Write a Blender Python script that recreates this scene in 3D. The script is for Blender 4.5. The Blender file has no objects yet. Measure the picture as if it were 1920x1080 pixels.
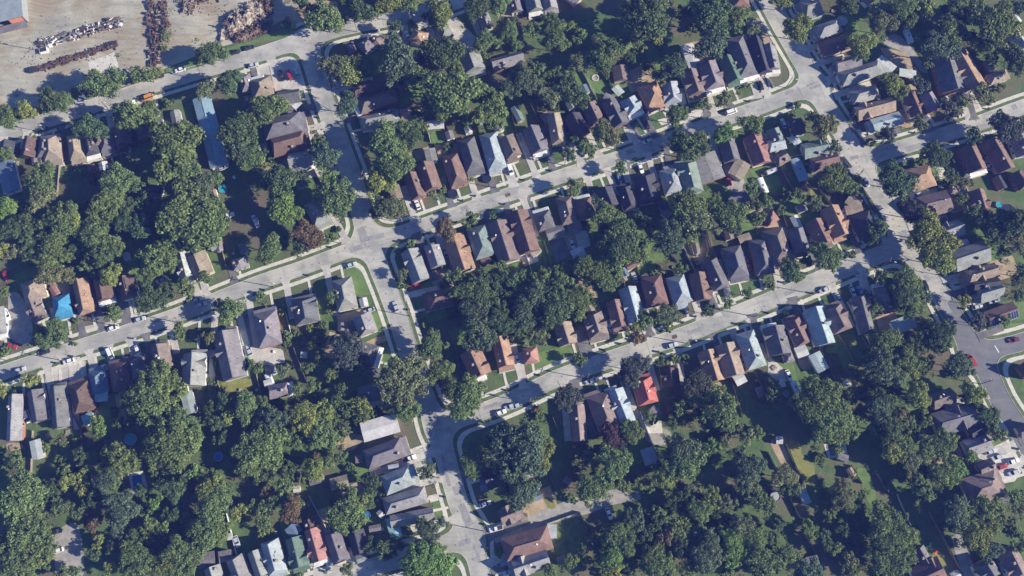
import bpy, bmesh, math, random
from mathutils import Vector, Matrix
import numpy as np
R = math.radians
scene = bpy.context.scene
# ---------------------------------------------------------------- camera
TILT = R(15.0); FPX = 1663.0; CAMH = 349.0
cam_d = bpy.data.cameras.new('camera'); cam = bpy.data.objects.new('camera', cam_d)
scene.collection.objects.link(cam); scene.camera = cam
cam_d.sensor_width = 36; cam_d.lens = FPX / 1920 * 36
cam_d.clip_start = 1; cam_d.clip_end = 20000
cam.location = (0, 0, CAMH); cam.rotation_euler = (TILT, 0, 0)
# ---------------------------------------------------------------- sky and sun
SUN_EL = R(27); SUN_AZ = R(-11)            # azimuth measured from +X
w = bpy.data.worlds.new('World'); scene.world = w; w.use_nodes = True
nt = w.node_tree; nt.nodes.clear()
sky = nt.nodes.new('ShaderNodeTexSky'); sky.sky_type = 'NISHITA'; sky.sun_disc = False
sky.sun_elevation = SUN_EL; sky.sun_rotation = R(90) - SUN_AZ
sky.air_density = 1.0; sky.dust_density = 0.0; sky.ozone_density = 6.0
bg = nt.nodes.new('ShaderNodeBackground'); bg.inputs[1].default_value = 0.075
wo = nt.nodes.new('ShaderNodeOutputWorld')
nt.links.new(sky.outputs[0], bg.inputs[0]); nt.links.new(bg.outputs[0], wo.inputs[0])
sd = bpy.data.lights.new('sun', 'SUN'); sd.energy = 5.0; sd.angle = R(0.5); sd.color = (1.0, 0.915, 0.745)
so = bpy.data.objects.new('sun', sd); scene.collection.objects.link(so)
tosun = Vector((math.cos(SUN_EL) * math.cos(SUN_AZ), math.cos(SUN_EL) * math.sin(SUN_AZ), math.sin(SUN_EL)))
so.rotation_euler = tosun.to_track_quat('Z', 'Y').to_euler(); so.location = tosun * 300
scene.view_settings.view_transform = 'Standard'; scene.view_settings.look = 'None'
scene.view_settings.exposure = 1.0; scene.view_settings.gamma = 1.0
# ---------------------------------------------------------------- helpers
rng = random.Random(7)
ct, st = math.cos(TILT), math.sin(TILT)
def P(u, v, z=0.0):
    """photo pixel (1920x1080) -> point on the level z"""
    dx = (u - 960) / FPX; dy = (540 - v) / FPX
    d = (dx, st + dy * ct, -ct + dy * st)
    t = (z - CAMH) / d[2]
    return Vector((d[0] * t, d[1] * t, z))
def proj(p):
    x, y, z = p[0], p[1], p[2] - CAMH
    depth = y * st - z * ct; up = y * ct + z * st
    return 960 + FPX * x / depth, 540 - FPX * up / depth
def T(tile, x, y):
    return int(tile[1]) * 480 + x / 4.0, int(tile[0]) * 270 + y / 4.0
def link(o, parent=None):
    scene.collection.objects.link(o)
    if parent is not None: o.parent = parent
    return o
def mesh_obj(name, verts, faces, mat, parent=None, loc=None):
    me = bpy.data.meshes.new(name); me.from_pydata([tuple(v) for v in verts], [], faces)
    me.materials.append(mat) if not isinstance(mat, (list, tuple)) else [me.materials.append(m) for m in mat]
    me.update()
    o = bpy.data.objects.new(name, me); link(o, parent)
    if loc is not None: o.location = loc
    return o
def inst(name, me, parent=None, loc=(0, 0, 0), rot=0.0, scale=None, color=None):
    o = bpy.data.objects.new(name, me); link(o, parent); o.location = loc; o.rotation_euler = (0, 0, rot)
    if scale is not None: o.scale = scale
    if color is not None: o.color = (color[0], color[1], color[2], 1)
    return o
def empty(name, loc, rot=0.0):
    o = bpy.data.objects.new(name, None); link(o); o.location = loc; o.rotation_euler = (0, 0, rot)
    o.empty_display_size = 0.5; return o
def tag(o, label=None, cat=None, group=None, kind=None):
    if label: o['label'] = label
    if cat: o['category'] = cat
    if group: o['group'] = group
    if kind: o['kind'] = kind
    return o
class MB:
    """collects geometry for ONE mesh"""
    def __init__(s): s.v = []; s.f = []; s.m = []
    def quad(s, *pts, m=0):
        n = len(s.v); s.v += [tuple(p) for p in pts]; s.f.append(tuple(range(n, n + len(pts)))); s.m.append(m)
    def box(s, c, d, rot=0.0, m=0, M=None):
        n = len(s.v); cr, sr = math.cos(rot), math.sin(rot)
        for sz in (-1, 1):
            for sx, sy in ((-1, -1), (1, -1), (1, 1), (-1, 1)):
                x, y, z = sx * d[0] / 2, sy * d[1] / 2, sz * d[2] / 2
                q = Vector((x * cr - y * sr, x * sr + y * cr, z))
                if M is not None: q = M @ Vector((x, y, z))
                s.v.append((c[0] + q[0], c[1] + q[1], c[2] + q[2]))
        for f in ((3, 2, 1, 0), (4, 5, 6, 7), (0, 1, 5, 4), (1, 2, 6, 5), (2, 3, 7, 6), (3, 0, 4, 7)):
            s.f.append(tuple(n + i for i in f)); s.m.append(m)
    def tube(s, a, b, r0, r1, k=6, m=0):
        a = Vector(a); b = Vector(b); d = (b - a)
        if d.length < 1e-6: return
        q = d.to_track_quat('Z', 'Y').to_matrix(); n = len(s.v)
        for p, r in ((a, r0), (b, r1)):
            for i in range(k):
                t = 2 * math.pi * i / k
                s.v.append(tuple(p + q @ Vector((r * math.cos(t), r * math.sin(t), 0))))
        for i in range(k):
            j = (i + 1) % k
            s.f.append((n + i, n + j, n + k + j, n + k + i)); s.m.append(m)
        s.f.append(tuple(n + k + i for i in range(k))); s.m.append(m)
        s.f.append(tuple(n + k - 1 - i for i in range(k))); s.m.append(m)
    def prism(s, pts, z0, z1, m=0):
        k = len(pts)
        area = sum(pts[i][0] * pts[(i + 1) % k][1] - pts[(i + 1) % k][0] * pts[i][1] for i in range(k))
        if area < 0: pts = pts[::-1]
        n = len(s.v)
        for z in (z0, z1):
            for p in pts: s.v.append((p[0], p[1], z))
        s.f.append(tuple(n + k + i for i in range(k))); s.m.append(m)
        for i in range(k):
            j = (i + 1) % k; s.f.append((n + i, n + j, n + k + j, n + k + i)); s.m.append(m)
    def mesh(s, name, mats):
        me = bpy.data.meshes.new(name); me.from_pydata(s.v, [], s.f)
        for m in (mats if isinstance(mats, (list, tuple)) else [mats]): me.materials.append(m)
        if any(s.m): me.polygons.foreach_set('material_index', s.m)
        me.update(); return me
    def build(s, name, mats, parent=None, loc=(0, 0, 0), rot=0.0):
        return inst(name, s.mesh(name, mats), parent, loc, rot)
# ---------------------------------------------------------------- materials
def newmat(name, rough=0.9):
    m = bpy.data.materials.new(name); m.use_nodes = True
    b = m.node_tree.nodes['Principled BSDF']; b.inputs['Roughness'].default_value = rough
    b.inputs['Specular IOR Level'].default_value = 0.25
    return m, m.node_tree, b
def noisemat(name, c1, c2, scale=0.3, detail=6, rough=0.9, c3=None, scale3=0.03, bump=0.0, lo=0.38, hi=0.62, fine=None, fa=0.13, streak=None, spec=0.25, metal=0.0):
    """two colours mixed by noise in object space, a third by a broader noise, and fine grain"""
    m, t, b = newmat(name, rough); N = t.nodes; L = t.links
    b.inputs['Specular IOR Level'].default_value = spec; b.inputs['Metallic'].default_value = metal
    g = N.new('ShaderNodeNewGeometry')
    def nz(sc, det, lo, hi):
        n = N.new('ShaderNodeTexNoise'); n.inputs['Scale'].default_value = sc; n.inputs['Detail'].default_value = det
        n.inputs['Roughness'].default_value = 0.62
        L.new(g.outputs['Position'], n.inputs['Vector'])
        r = N.new('ShaderNodeMapRange'); r.inputs[1].default_value = lo; r.inputs[2].default_value = hi
        L.new(n.outputs[0], r.inputs[0]); return r.outputs[0], n.outputs[0]
    a, raw = nz(scale, detail, lo, hi)
    mx = N.new('ShaderNodeMix'); mx.data_type = 'RGBA'
    mx.inputs[6].default_value = (*c1, 1); mx.inputs[7].default_value = (*c2, 1); L.new(a, mx.inputs[0])
    out = mx.outputs[2]
    if c3:
        a3, _ = nz(scale3, 5, 0.45, 0.62)
        m3 = N.new('ShaderNodeMix'); m3.data_type = 'RGBA'; m3.inputs[7].default_value = (*c3, 1)
        L.new(out, m3.inputs[6]); L.new(a3, m3.inputs[0]); out = m3.outputs[2]
    if fine:
        af, _ = nz(fine, 3, 0.3, 0.7)
        mr = N.new('ShaderNodeMapRange'); mr.inputs[3].default_value = 1 - fa; mr.inputs[4].default_value = 1 + fa
        L.new(af, mr.inputs[0])
        hm = N.new('ShaderNodeVectorMath'); hm.operation = 'SCALE'
        L.new(out, hm.inputs[0]); L.new(mr.outputs[0], hm.inputs[3]); out = hm.outputs[0]
    if streak:                                  # wheel ruts: noise drawn out along one direction
        mp = N.new('ShaderNodeMapping'); mp.inputs['Rotation'].default_value = (0, 0, streak[0]); mp.inputs['Scale'].default_value = (0.02, 0.55, 1); L.new(g.outputs['Position'], mp.inputs[0])
        wp = N.new('ShaderNodeTexNoise'); wp.inputs['Scale'].default_value = 0.02; L.new(g.outputs['Position'], wp.inputs['Vector'])
        ad = N.new('ShaderNodeVectorMath'); ad.operation = 'MULTIPLY_ADD'; L.new(wp.outputs['Color'], ad.inputs[0]); ad.inputs[1].default_value = (8, 14, 0); L.new(mp.outputs[0], ad.inputs[2])
        n = N.new('ShaderNodeTexNoise'); n.inputs['Scale'].default_value = 1.0; n.inputs['Detail'].default_value = 7; n.inputs['Roughness'].default_value = 0.7; L.new(ad.outputs[0], n.inputs['Vector'])
        mr = N.new('ShaderNodeMapRange'); mr.inputs[1].default_value = 0.35; mr.inputs[2].default_value = 0.65; mr.inputs[3].default_value = 1 - streak[1]; mr.inputs[4].default_value = 1 + streak[1]; L.new(n.outputs[0], mr.inputs[0])
        hm = N.new('ShaderNodeVectorMath'); hm.operation = 'SCALE'; L.new(out, hm.inputs[0]); L.new(mr.outputs[0], hm.inputs[3]); out = hm.outputs[0]
    L.new(out, b.inputs['Base Color'])
    if bump:
        bp = N.new('ShaderNodeBump'); bp.inputs['Strength'].default_value = 1.0; bp.inputs['Distance'].default_value = bump
        L.new(raw, bp.inputs['Height']); L.new(bp.outputs[0], b.inputs['Normal'])
    return m
def flat(name, c, rough=0.7, metal=0.0, spec=0.3):
    m, t, b = newmat(name, rough); b.inputs['Base Color'].default_value = (*c, 1)
    b.inputs['Metallic'].default_value = metal; b.inputs['Specular IOR Level'].default_value = spec
    return m
M = {}
M['ground'] = noisemat('yard_grass', (0.065, 0.115, 0.040), (0.10, 0.155, 0.052), 0.25, 8, c3=(0.14, 0.12, 0.08), scale3=0.05, bump=0.25, fine=1.6)
M['lawn'] = noisemat('mown_lawn', (0.095, 0.165, 0.048), (0.14, 0.205, 0.066), 0.35, 8, bump=0.1, fine=2.0)
M['drylawn'] = noisemat('dry_lawn', (0.17, 0.19, 0.05), (0.24, 0.23, 0.075), 0.4, 8, bump=0.1, fine=1.5)
M['verge'] = noisemat('verge_grass', (0.07, 0.12, 0.04), (0.13, 0.16, 0.065), 0.5, 6, bump=0.1, fine=2.0)
M['road'] = noisemat('worn_asphalt', (0.295, 0.293, 0.272), (0.375, 0.37, 0.335), 0.12, 8, c3=(0.46, 0.44, 0.39), scale3=0.06, fine=2.5, fa=.08, streak=(R(-19), .10))
M['newroad'] = noisemat('new_asphalt', (0.14, 0.145, 0.155), (0.18, 0.18, 0.19), 0.12, 8, fine=2.5, streak=(R(60), .10))
M['walk'] = noisemat('pale_concrete', (0.50, 0.475, 0.42), (0.60, 0.57, 0.50), 0.5, 6, fine=1.2)
M['kerb'] = noisemat('kerb_concrete', (0.46, 0.44, 0.41), (0.54, 0.51, 0.47), 0.5, 4)
M['drive'] = noisemat('driveway_concrete', (0.38, 0.36, 0.33), (0.52, 0.49, 0.44), 0.25, 8, fine=1.5)
M['asph'] = noisemat('driveway_asphalt', (0.12, 0.12, 0.12), (0.19, 0.185, 0.18), 0.25, 7, fine=1.5)
M['gravel'] = noisemat('gravel_surface', (0.26, 0.25, 0.23), (0.36, 0.34, 0.31), 0.4, 8, fine=1.8)
M['dirt'] = noisemat('yard_dirt', (0.29, 0.285, 0.235), (0.44, 0.415, 0.325), 0.045, 9, c3=(0.31, 0.26, 0.18), scale3=0.05, fine=1.2, fa=.10, bump=0.05, streak=(R(-25), .16))
M['tan'] = noisemat('bare_earth', (0.30, 0.23, 0.15), (0.42, 0.33, 0.22), 0.2, 8, fine=1.2)
M['patch'] = noisemat('asphalt_patch', (0.17, 0.17, 0.18), (0.22, 0.22, 0.22), 0.5, 5)
M['line'] = flat('road_paint', (0.75, 0.75, 0.72))
M['fence'] = noisemat('fence_boards', (0.20, 0.17, 0.14), (0.32, 0.28, 0.23), 0.8, 4)
M['whitef'] = noisemat('white_fence', (0.6, 0.6, 0.58), (0.7, 0.7, 0.68), 0.8, 4)
M['bark'] = noisemat('bark', (0.10, 0.08, 0.06), (0.17, 0.14, 0.11), 2.0, 4)
M['pole'] = noisemat('pole_wood', (0.16, 0.13, 0.10), (0.24, 0.20, 0.16), 1.5, 4)
M['steel'] = flat('galvanised_steel', (0.45, 0.46, 0.47), 0.4, 0.8)
M['glass'] = flat('window_glass', (0.03, 0.04, 0.05), 0.08, 0.0, 0.6)
M['trim'] = flat('white_trim', (0.72, 0.71, 0.68))
M['tyre'] = flat('tyre_rubber', (0.02, 0.02, 0.02), 0.8)
M['rim'] = flat('wheel_rim', (0.4, 0.4, 0.42), 0.35, 0.8)
M['lamp'] = flat('headlight_glass', (0.7, 0.7, 0.72), 0.1)
M['tail'] = flat('taillight_red', (0.4, 0.02, 0.02), 0.2)
def objcolmat(name, rough=0.9, spec=0.25, var=0.25, leaf=False, attr=None, coat=0.0, metal=0.0, nscale=0.5):
    """colour taken from the object's own colour setting, varied by noise"""
    m, t, b = newmat(name, rough); N = t.nodes; L = t.links; b.inputs['Specular IOR Level'].default_value = spec
    b.inputs['Coat Weight'].default_value = coat; b.inputs['Metallic'].default_value = metal
    if attr:
        oi = N.new('ShaderNodeAttribute'); oi.attribute_name = attr; col = oi.outputs['Color']
    else:
        oi = N.new('ShaderNodeObjectInfo'); col = oi.outputs['Color']
    g = N.new('ShaderNodeNewGeometry')
    n = N.new('ShaderNodeTexNoise'); n.inputs['Scale'].default_value = nscale; n.inputs['Detail'].default_value = 5
    L.new(g.outputs['Position'], n.inputs['Vector'])
    r = N.new('ShaderNodeMapRange'); r.inputs[1].default_value = 0.3; r.inputs[2].default_value = 0.7
    r.inputs[3].default_value = 1 - var; r.inputs[4].default_value = 1 + var; L.new(n.outputs[0], r.inputs[0])
    if leaf:                                   # every leaf a slightly different green
        wn = N.new('ShaderNodeMapRange'); wn.inputs[3].default_value = 0.5; wn.inputs[4].default_value = 1.65
        L.new(g.outputs['Random Per Island'], wn.inputs[0])
        mu = N.new('ShaderNodeMath'); mu.operation = 'MULTIPLY'; L.new(r.outputs[0], mu.inputs[0]); L.new(wn.outputs[0], mu.inputs[1]); fac = mu.outputs[0]
    else: fac = r.outputs[0]
    s = N.new('ShaderNodeVectorMath'); s.operation = 'SCALE'; L.new(col, s.inputs[0]); L.new(fac, s.inputs[3])
    out = s.outputs[0]
    L.new(out, b.inputs['Base Color'])
    if leaf:
        tr = N.new('ShaderNodeBsdfTranslucent'); L.new(out, tr.inputs[0])
        mx = N.new('ShaderNodeMixShader'); mx.inputs[0].default_value = 0.22
        L.new(b.outputs[0], mx.inputs[1]); L.new(tr.outputs[0], mx.inputs[2])
        L.new(mx.outputs[0], N['Material Output'].inputs[0])
    return m
M['leaf'] = objcolmat('foliage', 0.75, 0.2, 0.25, leaf=True)
M['leafm'] = objcolmat('foliage_mass', 0.75, 0.2, 0.25, leaf=True, attr='tint')
M['paint'] = objcolmat('car_paint', 0.3, 0.5, 0.02, coat=0.6)
M['wall'] = objcolmat('wall_cladding', 0.85, 0.25, 0.12, nscale=1.0)
def roofmat(name='roof_shingles', var=0.2, rough=0.85, metal=0.0, sheets=False):
    """shingle rows with streaks and patches; colour from the object"""
    m, t, b = newmat(name, rough); N = t.nodes; L = t.links
    b.inputs['Metallic'].default_value = metal
    oi = N.new('ShaderNodeObjectInfo'); g = N.new('ShaderNodeNewGeometry'); tc = N.new('ShaderNodeTexCoord')
    def nz(vec, sc, det, a0, a1):
        n = N.new('ShaderNodeTexNoise'); n.inputs['Scale'].default_value = sc; n.inputs['Detail'].default_value = det
        L.new(vec, n.inputs['Vector'])
        r = N.new('ShaderNodeMapRange'); r.inputs[1].default_value = 0.3; r.inputs[2].default_value = 0.7
        r.inputs[3].default_value = a0; r.inputs[4].default_value = a1; L.new(n.outputs[0], r.inputs[0]); return r.outputs[0]
    mp = N.new('ShaderNodeMapping'); L.new(tc.outputs['Object'], mp.inputs[0])
    mp.inputs['Scale'].default_value = (6.0, 0.5, 1) if sheets else (0.35, 3.0, 1.0)
    a = nz(g.outputs['Position'], 0.35, 6, 1 - var, 1 + var)
    c = nz(mp.outputs[0], 1.0, 4, 1 - var * 0.9, 1 + var * 0.9)
    d = nz(g.outputs['Position'], 2.2, 3, 0.85, 1.15)
    m1 = N.new('ShaderNodeMath'); m1.operation = 'MULTIPLY'; L.new(a, m1.inputs[0]); L.new(c, m1.inputs[1])
    m2 = N.new('ShaderNodeMath'); m2.operation = 'MULTIPLY'; L.new(m1.outputs[0], m2.inputs[0]); L.new(d, m2.inputs[1])
    s = N.new('ShaderNodeVectorMath'); s.operation = 'SCALE'; L.new(oi.outputs['Color'], s.inputs[0]); L.new(m2.outputs[0], s.inputs[3])
    L.new(s.outputs[0], b.inputs['Base Color'])
    return m
M['roof'] = roofmat(); M['metalroof'] = roofmat('sheet_metal_roof', 0.12, 0.55, 0.0, True)
M['brick'] = noisemat('chimney_brick', (0.22, 0.10, 0.07), (0.32, 0.17, 0.12), 2.0, 4)
M['dark'] = flat('dark_fitting', (0.04, 0.04, 0.045))
M['solar'] = flat('solar_cells', (0.02, 0.035, 0.08), 0.15, 0.0, 0.6)
M['rust'] = noisemat('rusty_steel', (0.055, 0.038, 0.033), (0.16, 0.10, 0.08), 0.8, 5)
M['scrapg'] = noisemat('grey_scrap', (0.10, 0.11, 0.12), (0.30, 0.30, 0.29), 0.9, 5)
M['rubble'] = noisemat('rubble', (0.17, 0.14, 0.11), (0.38, 0.33, 0.27), 0.5, 6, bump=0.3, fine=1.0)
M['bale'] = noisemat('brown_rubble', (0.085, 0.065, 0.052), (0.19, 0.145, 0.11), 0.5, 6, bump=0.3, fine=1.0)
M['pool'] = noisemat('pool_water', (0.03, 0.28, 0.34), (0.05, 0.36, 0.42), 0.8, 3, rough=0.1)
M['poolb'] = noisemat('deep_pool_water', (0.02, 0.14, 0.38), (0.03, 0.18, 0.45), 0.8, 3, rough=0.1)
ROOFC = dict(g=(0.13, 0.13, 0.14), G=(0.225, 0.228, 0.225), b=(0.185, 0.15, 0.135), B=(0.115, 0.08, 0.07), o=(0.275, 0.185, 0.13), r=(0.175, 0.115, 0.10),
  R=(0.34, 0.115, 0.095), n=(0.17, 0.22, 0.205), N=(0.105, 0.155, 0.12), u=(0.13, 0.18, 0.24), U=(0.05, 0.20, 0.36), w=(0.44, 0.45, 0.45), t=(0.26, 0.215, 0.17),
  k=(0.06, 0.062, 0.075), l=(0.29, 0.33, 0.35), m=(0.18, 0.165, 0.18), s=(0.27, 0.15, 0.13), T=(0.22, 0.36, 0.36))
ROOFN = dict(g='dark grey', G='pale grey', b='brown', B='dark brown', o='orange-tan', r='reddish-brown', R='bright red', n='grey-green', N='green', u='slate blue',
  U='bright blue', w='white', t='tan', k='near-black', l='pale blue-grey', m='mauve-grey', s='salmon-red', T='teal')
TREEC = dict(d=(0.082, 0.124, 0.052), m=(0.130, 0.182, 0.066), y=(0.200, 0.235, 0.066), o=(0.155, 0.178, 0.082), t=(0.098, 0.140, 0.080), a=(0.150, 0.118, 0.065),
  k=(0.082, 0.098, 0.078), p=(0.095, 0.065, 0.075), l=(0.150, 0.235, 0.066))
TREEN = dict(d='dark green', m='mid-green', y='yellow-green', o='olive', t='bluish-green', a='rusty orange', k='charcoal-green', p='purple-leaved', l='bright green')
# ---------------------------------------------------------------- streets (photo pixels: x, y) and widths (pixels)
STREETS = [
 ('scrapyard street', [(-90,280),(0,252),(100,222),(200,190),(290,160),(380,133),(480,104),(560,78),(640,54),(720,38),(790,24),(860,2),(960,-40)], 30, 'road', (0,1)),
 ('left cross street', [(577,72),(584,110),(612,200),(637,270),(664,345),(677,400),(692,450),(706,490),(726,540),(748,600),(776,690),(802,760),(822,810),(847,900),(862,950),(882,1000),(897,1060),(915,1140)], 36, 'road', (1,1)),
 ('left-hand street', [(-90,730),(0,700),(120,660),(220,628),(300,602),(360,580),(480,532),(560,505),(640,475),(694,455)], 28, 'road', (1,1)),
 ('upper middle street', [(690,452),(760,434),(840,406),(900,384),(960,363),(1060,328),(1160,296),(1240,267),(1320,237),(1400,209),(1440,196),(1500,172),(1530,160)], 27, 'road', (1,1)),
 ('right cross street', [(1385,-90),(1440,0),(1467,50),(1496,100),(1525,150),(1549,200),(1581,250),(1612,310),(1640,350),(1671,400),(1694,450),(1730,500),(1755,540),(1775,572)], 38, 'road', (1,1)),
 ('right cross street', [(1775,572),(1798,612),(1825,655),(1852,700),(1876,752),(1907,800),(1940,860),(1990,950)], 40, 'newroad', (1,1)),
 ('short upper right street', [(1600,300),(1650,288),(1740,262),(1800,243),(1860,222),(1920,200),(2010,172)], 28, 'road', (1,1)),
 ('lower middle street', [(822,800),(870,783),(900,773),(960,750),(1040,711),(1120,682),(1200,655),(1280,629),(1360,597),(1440,565),(1520,531),(1600,497),(1690,462)], 31, 'road', (1,1)),
 ('bottom street', [(882,1005),(830,1022),(800,1032),(740,1050),(660,1078),(560,1112)], 32, 'road', (1,1)),
 ('lower right street', [(1822,662),(1850,658),(1880,650),(1920,640),(2000,612)], 32, 'newroad', (1,1)),
]
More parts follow.
